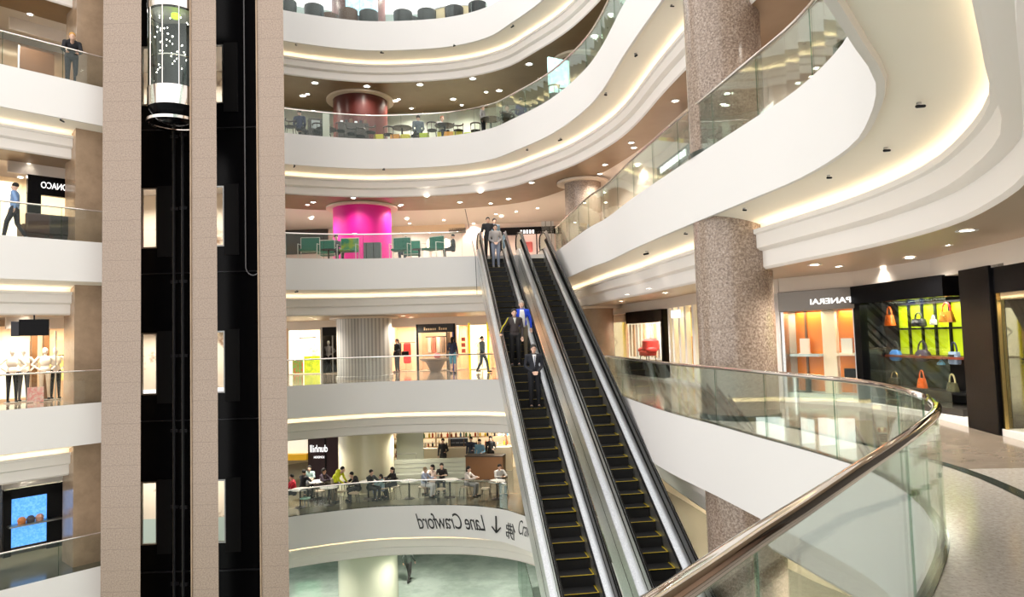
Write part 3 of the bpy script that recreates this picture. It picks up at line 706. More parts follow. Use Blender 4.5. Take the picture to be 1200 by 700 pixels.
# tall poster column beside the black pillar
uP, zP = uvw(A, B)(1133, 395)
pc = frame('poster_panel', A, B, .1, 'narrow tall poster, blue above and red and gold below, beside the black pillar', 'poster')
MB().box(uP, uP + .22, -.06, -.02, .05, 1.55).build('frame', DARK, pc)
for a, b, c in ((.95, 1.53, (.12, .38, .75)), (.80, .95, (.55, .10, .15)), (.07, .80, (.45, .30, .12))):
    MB().box(uP + .01, uP + .21, -.072, -.06, a, b).build('printed_area', mat('poster_%d' % int(b * 100), c, .4, noise_=(6, tuple(x * .5 for x in c), .35, .65)), pc)
# dark figure standing in the left of the window is built with the people
# --- black pillar and dark store at the picture edge
A2, B2 = (Vector(P2_).lerp(Vector(P3_), .22)), Vector(P3_); 
def wp(x, y=500):   # floor point of the wall line under pixel x
    return atz(x, y, 0)
s = frame('shop_front', (B[0], B[1]), P3_, .0, 'massive glossy black pillar front between the handbag window and the dark store', 'shop front')
L2_ = fac(B, P3_); ul, _ = onwall(1140, 450, B, P3_); ur, _ = onwall(1176, 450, B, P3_)
MB().box(ul - .02, ur, -.10, .4, 0, 2.5).build('pillar_body', BLACK, s, bevel=.01)
MB().box(ul + .02, L2_ + .6, -.06, .3, 2.08, 2.5).build('header', BLACK, s)
MB().box(ur + .03, ur + .07, -.05, .0, 0, 2.08).build('steel_jamb', BRASS, s)
A, B = (Vector(B).lerp(Vector(P3_), ur / L2_)), Vector(P4_); A = (A.x, A.y); B = (B.x, B.y); L = fac(A, B); U = uvw(A, B, .8)
s = frame('shop_front', A, B, 0, 'dark store window with tan lit ceiling at the picture edge', 'shop front')
MB().box(.08, L, .0, 1.3, 1.98, 2.08).build('tan_soffit', mat('tan_lit', (.8, .6, .35), .4), s)
MB().box(.08, L, 1.2, 1.3, 0, 2.0).build('rear_panel', WALLD, s)
MB().box(.08, L, 0, 1.3, -.02, .06).build('window_floor', BROWN, s)
MB().box(.3, L, .6, 1.1, .95, 1.0).build('shelf', DARK, s); MB().box(.3, L, .6, 1.1, .45, .5).build('shelf', DARK, s)
MB().box(.5, .54, .6, .64, .5, 1.3).box(.5, 1.2, .6, .64, 1.26, 1.3).build('display_rail', BRASS, s)
MB().box(.45, .85, .9, 1.1, .5, .62).build('lit_box', YLIT, s)
MB().box(.08, L, -.01, 0, .06, 2.0).build('window_glass', GLASSC, s)
shop_light(s, .7, .5, 1.95, 8, (1, .8, .5), .8)
gb = MB().box(-.14, .14, -.1, .1, 0, .24).box(-.15, .15, -.11, .11, .22, .25).build('storage_box', mat('green_plastic', (.10, .55, .05), .4), bevel=.01)
p = atz(1186, 508, 0); gb.location = (p.x + .02, p.y, 0); gb.rotation_euler = (0, 0, -1.4); tag(gb, 'small bright green box on the floor before the dark store', 'box')
# --- far display window with the red armchair
A, B = Q0, Q1; L = fac(A, B); U = uvw(A, B)
ua, _ = U(713, 400); ub, _ = U(781, 400)
s = frame('shop_front', A, B, 0, 'white lit display window in a black frame seen right of the escalators', 'shop front')
MB().box(ua, ua + (ub - ua) * .5, -.12, .2, 2.12, 2.40).build('bronze_header', mat('bronze_header', (.12, .07, .05), .3, .5), s)
MB().box(ua + (ub - ua) * .42, ub, -.14, .2, 2.02, 2.46).build('black_header', BLACK, s)
MB().box(ub - .12, ub, -.14, .3, .3, 2.1).build('black_jamb', BLACK, s)
MB().box(ua, ub, -.10, .6, .08, .62).build('black_plinth', BLACK, s)
MB().box(ua, ub, .9, .95, .6, 2.12).build('rear_panel', WLIT, s)
MB().box(ua, ub - .1, -.03, -.01, .62, 2.1).build('window_glass', GLASSC, s)
lx = ua + .7
MB().box(lx, lx + .05, -.14, -.12, 2.22, 2.32).box(lx + .12, lx + .17, -.14, -.12, 2.22, 2.32).box(lx, lx + .17, -.14, -.12, 2.255, 2.28).build('white_logo', SIGNW, s)
for q in range(14):
    uu = ua + .35 + q * (ub - ua - .7) / 14
    MB().box(uu, uu + .16, .80, .84, .7, 2.0).build('curtain_strip', [mat('strip_cream', (.85, .75, .6), .5), mat('strip_peach', (.8, .5, .3), .5), mat('strip_white', (.9, .88, .85), .5)][q % 3], s)
shop_light(s, (ua + ub) / 2, .4, 2.1, 25, (1, .9, .75), 2)
MS = Matrix.Translation((A[0], A[1], 0)) @ Matrix.Rotation(math.atan2(B[1] - A[1], B[0] - A[0]), 4, 'Z')
uc, zc = U(750, 422)
ch = empty('armchair', (0, 0, 0), 0, 'red padded armchair shown in the white lit window right of the escalators', 'armchair'); ch.matrix_world = MS @ Matrix.Translation((uc, .32, .62)) @ Matrix.Scale(.85, 4)
MB().box(-.4, .4, -.25, .25, .2, .42).build('seat', RED, ch, bevel=.06); MB().lathe([(.3, .4), (.38, .5), (.36, .85), (.25, .95), (0, .98)], 20, (0, .15, 0)).build('backrest', RED, ch, smooth=True)
for sx in (-1, 1):
    MB().ell((sx * .42, 0, .45), (.12, .27, .14), 12, 8).build('armrest', RED, ch, smooth=True)
    for sy in (-1, 1): MB().tube([(sx * .3, sy * .2, .2), (sx * .34, sy * .22, 0)], .02, 6).build('leg', BLACKM, ch)
# --- yellow lit shop left of the granite column
A, B = Q1, Q2; L = fac(A, B)
s = frame('shop_front', A, B, 0, 'pale shop front with yellow lit windows just left of the granite column', 'shop front')
MB().box(0, L, .7, .75, .1, 2.3).build('rear_panel', YLIT, s)
for u in (0, .42, 1.05, 1.6, 2.3, 2.95): MB().box(u, u + .16, -.06, .1, .1, 2.46).build('white_mullion', WHITE, s, bevel=.01)
MB().box(.45, 1.3, -.09, -.05, 2.12, 2.36).build('white_sign', SIGNW, s)
for u, c in ((.75, (.85, .35, .08)), (1.35, (.9, .6, .2)), (2.1, (.8, .4, .1)), (2.7, (.95, .75, .3))):
    MB().box(u - .1, u + .1, .5, .6, .3, 1.5).build('hanging_garment', mat('garment_%d' % int(u * 100), c, .6), s, bevel=.03)
MB().box(0, L, -.01, 0, .1, 2.3).build('window_glass', GLASSC, s)
shop_light(s, 1.6, .3, 2.3, 14, (1, .8, .45), 1.6)
# wall pier hidden behind the column
s = bulk(Q2, P0_, 0, 0, 2.5, mat('grey_panel', (.55, .53, .52), .3), 'wall_shops', label='pale grey wall panel behind the granite column')
s = bulk(P4_, (6.6, 5), 0, 0, 2.8, WALLD, 'wall_shops', label='dark wall beyond the picture edge')

# ------------------------------------------------------------------ simple figures for the windows (mannequins)
def torso_mb(arms='akimbo'):
    b = MB(); b.ell((0, 0, 1.62), (.075, .09, .115), 12, 10).cap((0, 0, 1.45), (0, 0, 1.54), .045, .042).ell((0, 0, 1.28), (.17, .10, .20), 14, 10).ell((0, 0, 1.02), (.15, .10, .17), 14, 10)
    for s in (-1, 1):
        if arms == 'akimbo': b.cap((s * .18, 0, 1.40), (s * .36, .02, 1.18), .05, .036).cap((s * .36, .02, 1.18), (s * .17, -.08, 1.0), .036, .028)
        else: b.cap((s * .18, 0, 1.40), (s * .23, .02, 1.12), .05, .036).cap((s * .23, .02, 1.12), (s * .25, -.05, .84), .036, .028)
    return b
def legs_mb():
    b = MB()
    for s in (-1, 1): b.cap((s * .09, 0, .92), (s * .10, -.01, .50), .085, .055, 12).cap((s * .10, -.01, .50), (s * .11, .0, .08), .055, .035, 12)
    return b.box(-.15, .15, -.02, .02, .9, .9)
def mannequin(loc, rz, label, top=None, bottom=None, arms='akimbo', sc=1.0, skin=MANNQ):
    r = empty('mannequin', loc, rz, label, 'mannequin'); r.scale = (sc,) * 3
    torso_mb(arms).build('body', top or skin, r, smooth='all'); legs_mb().build('legs', bottom or skin, r, smooth='all')
    MB().ell((0, -.005, 1.62), (.079, .094, .119), 12, 10).build('head', skin, r, smooth='all')
    for s in (-1, 1): MB().ell((s * .11, -.05, .035), (.045, .12, .04), 10, 6).build('shoe', MANNQ if bottom is None else BLACKM, r)
    MB().lathe([(0, 0), (.22, 0), (.22, .015), (0, .02)], 20).build('stand', STEEL, r)
    return r
# ------------------------------------------------------------------ mid level shops, far back
AM, BM = (-12.5, 35.6), (3.0, 35.2); LM = fac(AM, BM); UM = uvw(AM, BM)
def mid_shop(x0, x1, F, label, wall, header=None, frame_m=None, text=None, ztop=2.45, lightp=30, lc=(1, .85, .62), AA=AM, BB=BM, UU=UM, ymid=400, depth=1.6):
    a, _ = UU(x0, ymid); b, _ = UU(x1, ymid)
    d = (Vector(BB) - Vector(AA)).normalized(); P = Vector(AA) + d * a
    s = empty('shop_front', (P.x, P.y, F), math.atan2(d.y, d.x), label, 'shop front'); W = b - a
    MB().box(0, W, depth, depth + .05, 0, ztop).build('rear_panel', wall, s)
    MB().box(0, W, 0, depth, 0, .03).build('shop_floor', mat('shop_floor', (.6, .5, .4), .2), s)
    MB().box(0, .06, 0, depth, 0, ztop).build('side_panel', wall, s); MB().box(W - .06, W, 0, depth, 0, ztop).build('side_panel', wall, s)
    MB().box(0, W, -.05, .1, ztop - (.45 if header else .12), ztop).build('header', header or CEIL_W, s)
    if frame_m:
        for u in (0, W - .10): MB().box(u, u + .10, -.06, .1, 0, ztop).build('jamb', frame_m, s)
    if text:
        lt = MB(); q_ = W * text[1]
        for n_, ch_ in enumerate(text[0]):      # too small to read in the photograph: strokes only
            wd = W * text[2] / len(text[0])
            if ch_ != ' ': lt.box(q_, q_ + wd * .65, -.07, -.055, ztop - .32, ztop - (.22 if ch_.islower() else .16))
            q_ += wd
        lt.build('lettering', text[3], s)
    shop_light(s, W / 2, .5, ztop - .05, lightp, lc, W * .7)
    return s, W, P, d
def atshop(P, d, u, v, F): q = P + d * u + Vector((-d.y, d.x)) * v; return (q.x, q.y, F)
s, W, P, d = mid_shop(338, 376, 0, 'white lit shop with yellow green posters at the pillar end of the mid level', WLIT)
MB().box(.75, 1.75, .2, .25, .05, .95).build('yellow_poster', mat('acid_yellow', (.75, .80, .02), .5, noise_=(5, (.3, .5, .02), .35, .6), emit=(.75, .8, .02), estr=.3), s)
MB().box(.1, .65, .3, .35, .05, .8).build('colour_poster', mat('poster_mix', (.2, .5, .1), .5, noise_=(7, (.7, .1, .05), .4, .55)), s)
MB().box(.3, 1.2, .8, .84, 1.9, 1.96).build('black_rail', BLACKM, s)
mannequin(atshop(P, d, 1.1, .9, 0), 0, 'white mannequin behind the yellow poster of the mid level shop', top=mat('dress_white', (.85, .8, .78), .6))
s, W, P, d = mid_shop(376, 397, 0, 'dark glass doorway beside the fluted steel column', WALLD, header=BLACKM, frame_m=STEELD, lightp=4)
MB().box(.5, .56, .3, .36, 0, 2.0).build('door_stile', STEELD, s)
mannequin(atshop(P, d, .25, .5, 0), 0, 'grey dressed mannequin left of the dark glass doorway', top=mat('grey_cloth', (.3, .3, .3), .7), bottom=BLACKM)
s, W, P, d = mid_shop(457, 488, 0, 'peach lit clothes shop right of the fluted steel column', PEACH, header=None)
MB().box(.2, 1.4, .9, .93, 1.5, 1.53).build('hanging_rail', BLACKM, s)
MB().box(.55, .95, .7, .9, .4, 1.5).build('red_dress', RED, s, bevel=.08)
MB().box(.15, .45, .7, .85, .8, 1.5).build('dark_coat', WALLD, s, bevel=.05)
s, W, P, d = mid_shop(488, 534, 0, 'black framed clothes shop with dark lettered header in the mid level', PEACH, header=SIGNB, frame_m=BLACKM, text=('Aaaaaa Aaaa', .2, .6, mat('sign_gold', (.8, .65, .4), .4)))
MB().box(.3, 1.6, 1.2, 1.25, 1.75, 1.80).build('hanging_rail', BLACKM, s)
MB().box(1.55, 1.60, .1, 1.5, 0, 2.0).build('dark_panel', WALLD, s); MB().box(W - .16, W - .10, -.07, 0, 0, 2.0).build('blue_edge', mat('blue_edge', (.05, .08, .5), .4), s)
for q, c in ((.5, (.8, .7, .6)), (.75, (.6, .2, .15)), (1.0, (.8, .75, .7)), (1.25, (.3, .2, .15))): MB().box(q - .1, q + .1, 1.1, 1.3, .9, 1.75).build('hanging_garment', mat('cloth_%d' % int(q * 100), c, .6), s, bevel=.04)
# round display counter inside
dc = empty('display_table', atshop(P, d, 1.1, -.9, 0), 0, 'low curved display counter before the black framed shop', 'table')
MB().lathe([(.25, 0), (.3, .1), (.5, .5), (.8, .62), (.8, .68), (0, .68)], 24).build('counter', mat('taupe_wood', (.35, .25, .18), .3), dc, smooth=True)
MB().ell((.1, 0, .8), (.18, .15, .14)).build('folded_clothes', mat('pink_clothes', (.8, .25, .3), .6), dc)
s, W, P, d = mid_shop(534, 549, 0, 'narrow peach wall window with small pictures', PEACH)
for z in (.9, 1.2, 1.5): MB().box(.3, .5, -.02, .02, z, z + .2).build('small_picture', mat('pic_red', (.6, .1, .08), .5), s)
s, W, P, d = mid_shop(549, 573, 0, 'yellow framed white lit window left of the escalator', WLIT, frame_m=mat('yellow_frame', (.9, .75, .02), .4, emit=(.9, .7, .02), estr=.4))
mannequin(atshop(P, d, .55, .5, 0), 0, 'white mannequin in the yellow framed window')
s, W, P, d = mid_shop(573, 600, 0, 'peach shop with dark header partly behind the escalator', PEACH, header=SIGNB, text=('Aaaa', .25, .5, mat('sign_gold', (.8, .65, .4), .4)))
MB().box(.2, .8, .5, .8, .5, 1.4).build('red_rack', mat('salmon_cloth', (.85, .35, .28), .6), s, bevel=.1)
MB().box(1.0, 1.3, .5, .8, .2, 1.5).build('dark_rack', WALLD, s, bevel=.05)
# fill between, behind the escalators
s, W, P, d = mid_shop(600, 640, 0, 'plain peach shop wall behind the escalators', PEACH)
# beam line above the mid shops
bulk(AM, BM, 0, 2.45, 2.85, CEIL_W, 'trim_320', label='pale bulkhead over the mid level shops')
# ------------------------------------------------------------------ escalator level, far back
A5, B5 = (-13, 36.5), (4.2, 36.0); U5 = uvw(A5, B5)
bulk(A5, B5, 5, 0, 2.85, mat('pink_white_wall', (.86, .76, .70), .45), 'wall_back', d=.1, y0=0, label='pale pinkish wall behind the escalator heads')
def board(x0, x1, y0, y1, F, mt, name, label, cat, A=A5, B=B5, t=.12, parts=None):
    U = uvw(A, B); a, z1 = U(x0, (y0)); b, z0 = U(x1, y1); z1b = U(x1, y0)[1]
    r = frame(name, A, B, 0, label, cat)
    MB().box(a, b, -t, 0, min(z0, z1), max(z1, z1b)).build('panel', mt, r, bevel=.005)
    return r, a, b, min(z0, z1), max(z1, z1b)
r, a, b, z0, z1 = board(334, 385, 260, 297, 5, WALLD, 'shop_front', 'dark shop opening left of the pink column', 'shop front')
r, a, b, z0, z1 = board(576, 655, 268, 274, 5, BLACKM, 'sign_board', 'long black header band behind the escalator heads', 'sign')
for q in range(5): MB().box(a + 1.55 + q * .16, a + 1.55 + q * .16 + .10, -.15, -.12, z0 + .05, z0 + .24).build('letter', SIGNW, r)
r, a, b, z0, z1 = board(604, 636, 272, 300, 5, mat('pink_lit', (.9, .72, .66), .5, emit=(1, .7, .6), estr=.25), 'shop_window', 'pinkish lit window behind the escalator heads', 'window')
MB().box(a + .45, a + .9, -.3, -.15, z0 + .2, z0 + .75).build('pink_garment', mat('coral', (.85, .2, .2), .6), r, bevel=.05)
for u in (a, a + 1.1, b - .06): MB().box(u, u + .06, -.16, -.12, z0, z1).build('mullion', BLACKM, r)
r, a, b, z0, z1 = board(634, 650, 252, 300, 5, mat('frosted', (.75, .78, .80), .3), 'partition', 'frosted pale partition beside the round granite column', 'partition')
for u in (.2, .5): MB().box(a + u, a + u + .04, -.15, -.12, z0, z1).build('post', STEELD, r)
r, a, b, z0, z1 = board(460, 545, 266, 270, 5, WARMW, 'light_trough', 'thin warm lit ledge behind the green chairs', 'ledge')
r, a, b, z0, z1 = board(526, 546, 268, 273, 5, GREYS, 'sign_board', 'small grey sign left of the escalator heads', 'sign')
# shop band seen through the upper right balustrade
A6, B6 = Q2, P0_
for (A6, B6, x0, x1, mt, lb, nm) in (((5.3, 22.9), (6.15, 15.4), 660, 700, mat('white_band', (.8, .82, .78), .3), 'white lettered band seen through the far end of the long balustrade', 'sign_board'),):
    r = frame(nm, A6, B6, 5, lb, 'sign')
    MB().box(0, 5, -.2, 0, 1.9, 2.3).build('panel', WALLD, r)
    for q in range(8): MB().box(.4 + q * .3, .6 + q * .3, -.23, -.2, 2.0, 2.2).build('letter', SIGNW, r)
A7, B7 = P0_, P1_
r = frame('banner', (5.9, 17.2), (6.15, 15.4), 5, 'narrow red banner seen through the glass beside the upper granite column', 'banner')
MB().box(.2, .36, -.3, -.26, .6, 2.6).build('cloth', mat('red_pink_banner', (.80, .12, .12), .5), r); MB().box(.18, .38, -.31, -.25, 2.6, 2.64).build('rod', STEEL, r)
r = frame('shop_front', P1_, P2_, 5, 'dark topped shop front seen through the glass right of the upper column', 'shop front')
MB().box(0, 2.1, -.2, 0, 1.6, 2.6).build('black_header', BLACK, r); MB().box(0, 2.1, -.1, 0, 0, 1.6).build('window', mat('blue_white_lit', (.6, .75, .85), .2, emit=(.7, .85, 1), estr=.4), r)
for u in (.7, 1.4): MB().box(u, u + .05, -.12, -.1, 0, 1.6).build('mullion', STEEL, r)
# ------------------------------------------------------------------ left gallery shops
def lshop(x0, x1, F, ymid, off, label, wall, ztop=2.5, lightp=25, lc=(1, .85, .6)):
    A = lpt(-6, off); B = lpt(3, off); UU = uvw(A, B); a, _ = UU(x0, ymid); b, _ = UU(x1, ymid); d = (B - A).normalized(); P = A + d * a; W = b - a
    s = empty('shop_front', (P.x, P.y, F), math.atan2(d.y, d.x), label, 'shop front')
    MB().box(-.8, W + .8, 1.3, 1.35, 0, ztop).build('rear_panel', wall, s); MB().box(0, W, -.05, .08, ztop - .12, ztop + .3).build('header', CEIL_W, s)
    shop_light(s, W / 2, .4, ztop - .1, lightp, lc, 1.6)
    return s, W, P, d, UU, a
s, W, P, d, UU, a0 = lshop(6, 86, 0, 420, 2.6, 'warm lit clothes shop with mannequins in the left gallery', PEACH, lightp=60)
MB().box(0, .9, 1.2, 1.28, .1, 2.0).build('cream_panel', WLIT, s); MB().box(1.5, 2.3, 1.2, 1.28, .6, 2.0).build('yellow_panel', YLIT, s)
for u in (.95, 1.3, 2.4, 2.6): MB().box(u, u + .16, 1.05, 1.25, 0, 2.4).build('wood_post', BROWN, s)
MB().box(1.35, 1.39, -.02, .02, 0, 2.3).build('door_edge', STEEL, s)
MB().box(1.7, 2.3, .8, 1.1, 1.45, 1.49).build('rail', BLACKM, s)
wt = mat('white_shirt', (.86, .82, .74), .6)
for u, v, bt, lb in ((.35, .3, BLACKM, 'mannequin in white shirt and black trousers, hands on hips, at the picture edge'), (.85, .55, mat('dark_denim', (.06, .06, .07), .6), 'second white shirted mannequin from the picture edge, partly behind'), (1.65, .5, mat('beige_cloth', (.6, .5, .4), .6), 'white topped mannequin with beige skirt in the left gallery shop'), (2.1, .6, BLACKM, 'white topped mannequin nearest the tan pier in the left gallery shop')):
    mannequin(atshop(P, d, u * W / 2.6, v, 0.02), .85, lb, top=wt, bottom=bt)
pt = MB().box(-.22, .22, -.02, .02, .02, .5).box(-.02, .02, -.12, .12, 0, .04).build('floor_sign', mat('pink_print', (.85, .35, .35), .5, noise_=(9, (.9, .8, .75), .4, .6))); pt.location = atshop(P, d, 1.0 * W / 2.6, -.4, 0); pt.rotation_euler = (0, 0, .85); tag(pt, 'small pink printed sign standing on the floor before the mannequins', 'sign')
tv = empty('television', (0, 0, 0), 0, 'flat black television hanging from the ceiling of the left gallery', 'television')
q = atd(40, 384, 20.6); tv.location = q; tv.rotation_euler = (0, 0, .5)
MB().box(-.38, .38, -.04, .04, -.25, .25).build('screen', BLACK, tv, bevel=.01); MB().tube([(0, 0, .25), (0, 0, 2.75 - q.z)], .02, 8).build('ceiling_pole', BLACKM, tv); MB().box(-.62, -.40, .3, .34, -.25, .2).build('second_panel', DARK, tv)
s, W, P, d, UU, a0 = lshop(8, 88, 5, 270, 2.4, 'shop with black header and white mirror writing in the left gallery', WARMW, lightp=40)
MB().box(W * .27, W + .3, -.12, .05, 1.75, 2.38).build('black_header', BLACK, s); sign_text('CLUB MONACO', W * .46, 1.98, W * .78, .3, SIGNW, s, y=-.14)
MB().box(W * .27, W * .47, -.10, .05, 0, 1.8).build('black_pillar', BLACK, s)
MB().box(0, W * .27, 1.1, 1.2, 0, 2.3).build('cream_panel', WLIT, s)
def sofa_chair(loc, rz, mt, label, sc=1.0):
    r = empty('lounge_chair', loc, rz, label, 'chair'); r.scale = (sc,) * 3
    MB().box(-.33, .33, -.32, .3, .16, .42).build('seat', mt, r, bevel=.05); MB().box(-.33, .33, .22, .36, .3, .95).build('backrest', mt, r, bevel=.05)
    for s_ in (-1, 1): MB().box(s_ * .36 - .05, s_ * .36 + .05, -.32, .32, .16, .6).build('armrest', mt, r, bevel=.03)
    for sx in (-1, 1):
        for sy in (-1, 1): MB().tube([(sx * .28, sy * .26, .18), (sx * .3, sy * .28, 0)], .02, 6).build('leg', BLACKM, r)
    return r
DBR = mat('dark_brown_leather', (.05, .02, .015), .4)
sofa_chair(atshop(P, d, W * .30, -.8, 5), .85 + PI, DBR, 'dark brown leather lounge chair below the black mirror written shop sign')
sofa_chair(atshop(P, d, W * .62, -.8, 5), .85 + PI, mat('black_leather', (.02, .018, .016), .4), 'black leather lounge chair next to the brown one below the black shop sign')
s, W, P, d, UU, a0 = lshop(2, 86, -5, 600, 2.4, 'shop front with a blue glowing display in the lowest left gallery', WALLD, lightp=25)
ua, za = UU(13, 575); ub, zb = UU(54, 630); ua -= a0; ub -= a0
MB().box(ua, ub, -.03, 0, .55, 2.05).build('blue_display', mat('blue_screen', (.08, .35, .85), .3, emit=(.10, .38, .95), estr=.8, noise_=(12, (.3, .6, .95), .4, .6)), s)
MB().box(ua - .12, ub + .35, -.4, -.03, 1.22, 1.27).build('display_shelf', STEELD, s)
MB().box(ua - .2, ua, -.08, .1, .3, 2.3).build('black_jamb', BLACKM, s); MB().box(ub, ub + .45, -.08, .1, .3, 2.3).build('black_jamb', BLACKM, s); MB().box(ua - .2, ub + .45, -.08, .1, 2.05, 2.35).build('black_header', BLACKM, s)
for q, c in ((.25, (.8, .3, .1)), (.5, (.1, .1, .12)), (.75, (.7, .4, .3))):
    o = MB().lathe([(.10, 0), (.12, .12), (.07, .2), (0, .22)], 14).build('hat', mat('hat_%d' % int(q * 100), c, .6)); pp = atshop(P, d, ua + (ub - ua) * q, -.22, -5 + 1.27); o.location = pp; tag(o, {25: 'orange', 50: 'black', 75: 'tan'}[int(q * 100)] + ' small hat shaped item on the shelf before the blue display', 'display')
MB().box(W * .72, W, .2, .25, .5, 2.2).build('photo_panel', mat('photo_panel', (.8, .75, .6), .5, noise_=(4, (.05, .05, .04), .45, .55)), s)
s, W, P, d, UU, a0 = lshop(10, 88, 10, 60, 3.2, 'brown cafe wall with framed opening in the topmost left gallery', PIER, ztop=2.5, lightp=20)
MB().box(.3, 1.3, 0, .05, .9, 1.9).build('dark_opening', BROWN, s); MB().box(.25, 1.35, -.03, 0, .85, .9).box(.25, .3, -.03, 0, .9, 1.9).build('opening_frame', STEEL, s)
# ------------------------------------------------------------------ people
SKIN = mat('skin', (.74, .48, .36), .5); HAIR = mat('black_hair', (.012, .010, .009), .45); LIPS = mat('lips', (.35, .10, .09), .5)
def remeshed(b, name, mt, voxel):
    me = b.mesh(name, mt, merge=True); o = bpy.data.objects.new(name, me); COL.objects.link(o)
    r = o.modifiers.new('r', 'REMESH'); r.mode = 'VOXEL'; r.voxel_size = voxel; r.use_smooth_shade = True
    sm = o.modifiers.new('s', 'SMOOTH'); sm.factor = .5; sm.iterations = 2
    dg = bpy.context.evaluated_depsgraph_get(); out = bpy.data.meshes.new_from_object(o.evaluated_get(dg)); bpy.data.objects.remove(o)
    out.name = name
    if not out.materials: out.materials.append(mt)
    return out
V = Vector
POSES = {}
def pose(name):
    """joints for a figure 1.72 m tall facing -y: dict with both sides"""
    j = dict(head=V((0, -.015, 1.60)), neck=V((0, 0, 1.46)), chest=V((0, 0, 1.28)), waist=V((0, 0, 1.06)), pelvis=V((0, 0, .94)))
    def side(s, sh=None, el=None, wr=None, hip=None, kn=None, an=None, curl=.5, hd=None):
        j[s] = dict(sh=V(sh or (.185 * s, 0, 1.41)), el=V(el or (.235 * s, .02, 1.13)), wr=V(wr or (.235 * s, -.06, .88)), hip=V(hip or (.09 * s, 0, .92)), kn=V(kn or (.10 * s, -.02, .50)), an=V(an or (.105 * s, .01, .09)), hd=V(hd or (0, -.12, -1)).normalized())
    side(1); side(-1)
    if name == 'suit':
        for s in (1, -1): side(s, el=(.235 * s, .03, 1.14), wr=(.07 * s, -.17, .98), hd=(-s * .8, -.2, -.5))
    elif name == 'rail':      # one hand down on the handrail at the figure's right side (picture left)
        side(-1, el=(-.34, -.08, 1.18), wr=(-.44, -.20, .98), hd=(-.2, -.8, -.5)); side(1, el=(.24, .03, 1.13), wr=(.22, -.08, .88))
    elif name == 'open':
        side(-1, el=(-.25, .04, 1.14), wr=(-.24, -.05, .90)); side(1, el=(.27, .03, 1.14), wr=(.27, -.06, .90))
    elif name == 'walk':
        side(1, el=(.25, .10, 1.15), wr=(.25, .06, .92), kn=(.10, -.17, .54), an=(.10, -.24, .11)); side(-1, el=(-.25, -.06, 1.14), wr=(-.25, -.22, .96), kn=(-.10, .04, .50), an=(-.10, .24, .14))
    elif name == 'hold':
        side(1, el=(.24, .04, 1.14), wr=(.20, -.24, 1.10), hd=(-.2, -1, .1)); side(-1, el=(-.24, .03, 1.13), wr=(-.24, -.05, .88))
    elif name in ('sit', 'sit_table', 'sit_lean'):
        dz = -.46
        for k in ('head', 'neck', 'chest', 'waist', 'pelvis'): j[k] = j[k] + V((0, 0, dz))
        ln = {'sit': .0, 'sit_table': .06, 'sit_lean': .20}[name]
        j['head'] += V((0, -ln * 1.5, -ln * .3)); j['neck'] += V((0, -ln * 1.2, -ln * .2)); j['chest'] += V((0, -ln * .7, 0)); j['waist'] += V((0, -ln * .2, 0))
        for s in (1, -1):
            shp = (.185 * s, -ln, 1.41 + dz - ln * .2)
            if name == 'sit': side(s, sh=shp, el=(.23 * s, .02, .68), wr=(.14 * s, -.22, .58), hip=(.09 * s, 0, .50), kn=(.13 * s, -.44, .50), an=(.12 * s, -.42, .09), hd=(-.3 * s, -1, -.1))
            else: side(s, sh=shp, el=(.25 * s, -.18 - ln, .76), wr=(.10 * s, -.40 - ln, .80), hip=(.09 * s, 0, .50), kn=(.13 * s, -.44, .50), an=(.12 * s, -.38, .09), hd=(-.6 * s, -1, .0))
    elif name == 'bend':
        j['head'] = V((0, -.42, 1.36)); j['neck'] = V((0, -.30, 1.28)); j['chest'] = V((0, -.20, 1.16)); j['waist'] = V((0, -.06, 1.02))
        for s in (1, -1): side(s, sh=(.18 * s, -.26, 1.24), el=(.23 * s, -.34, .98), wr=(.14 * s, -.52, .84), hd=(-.2 * s, -1, -.2))
    return j
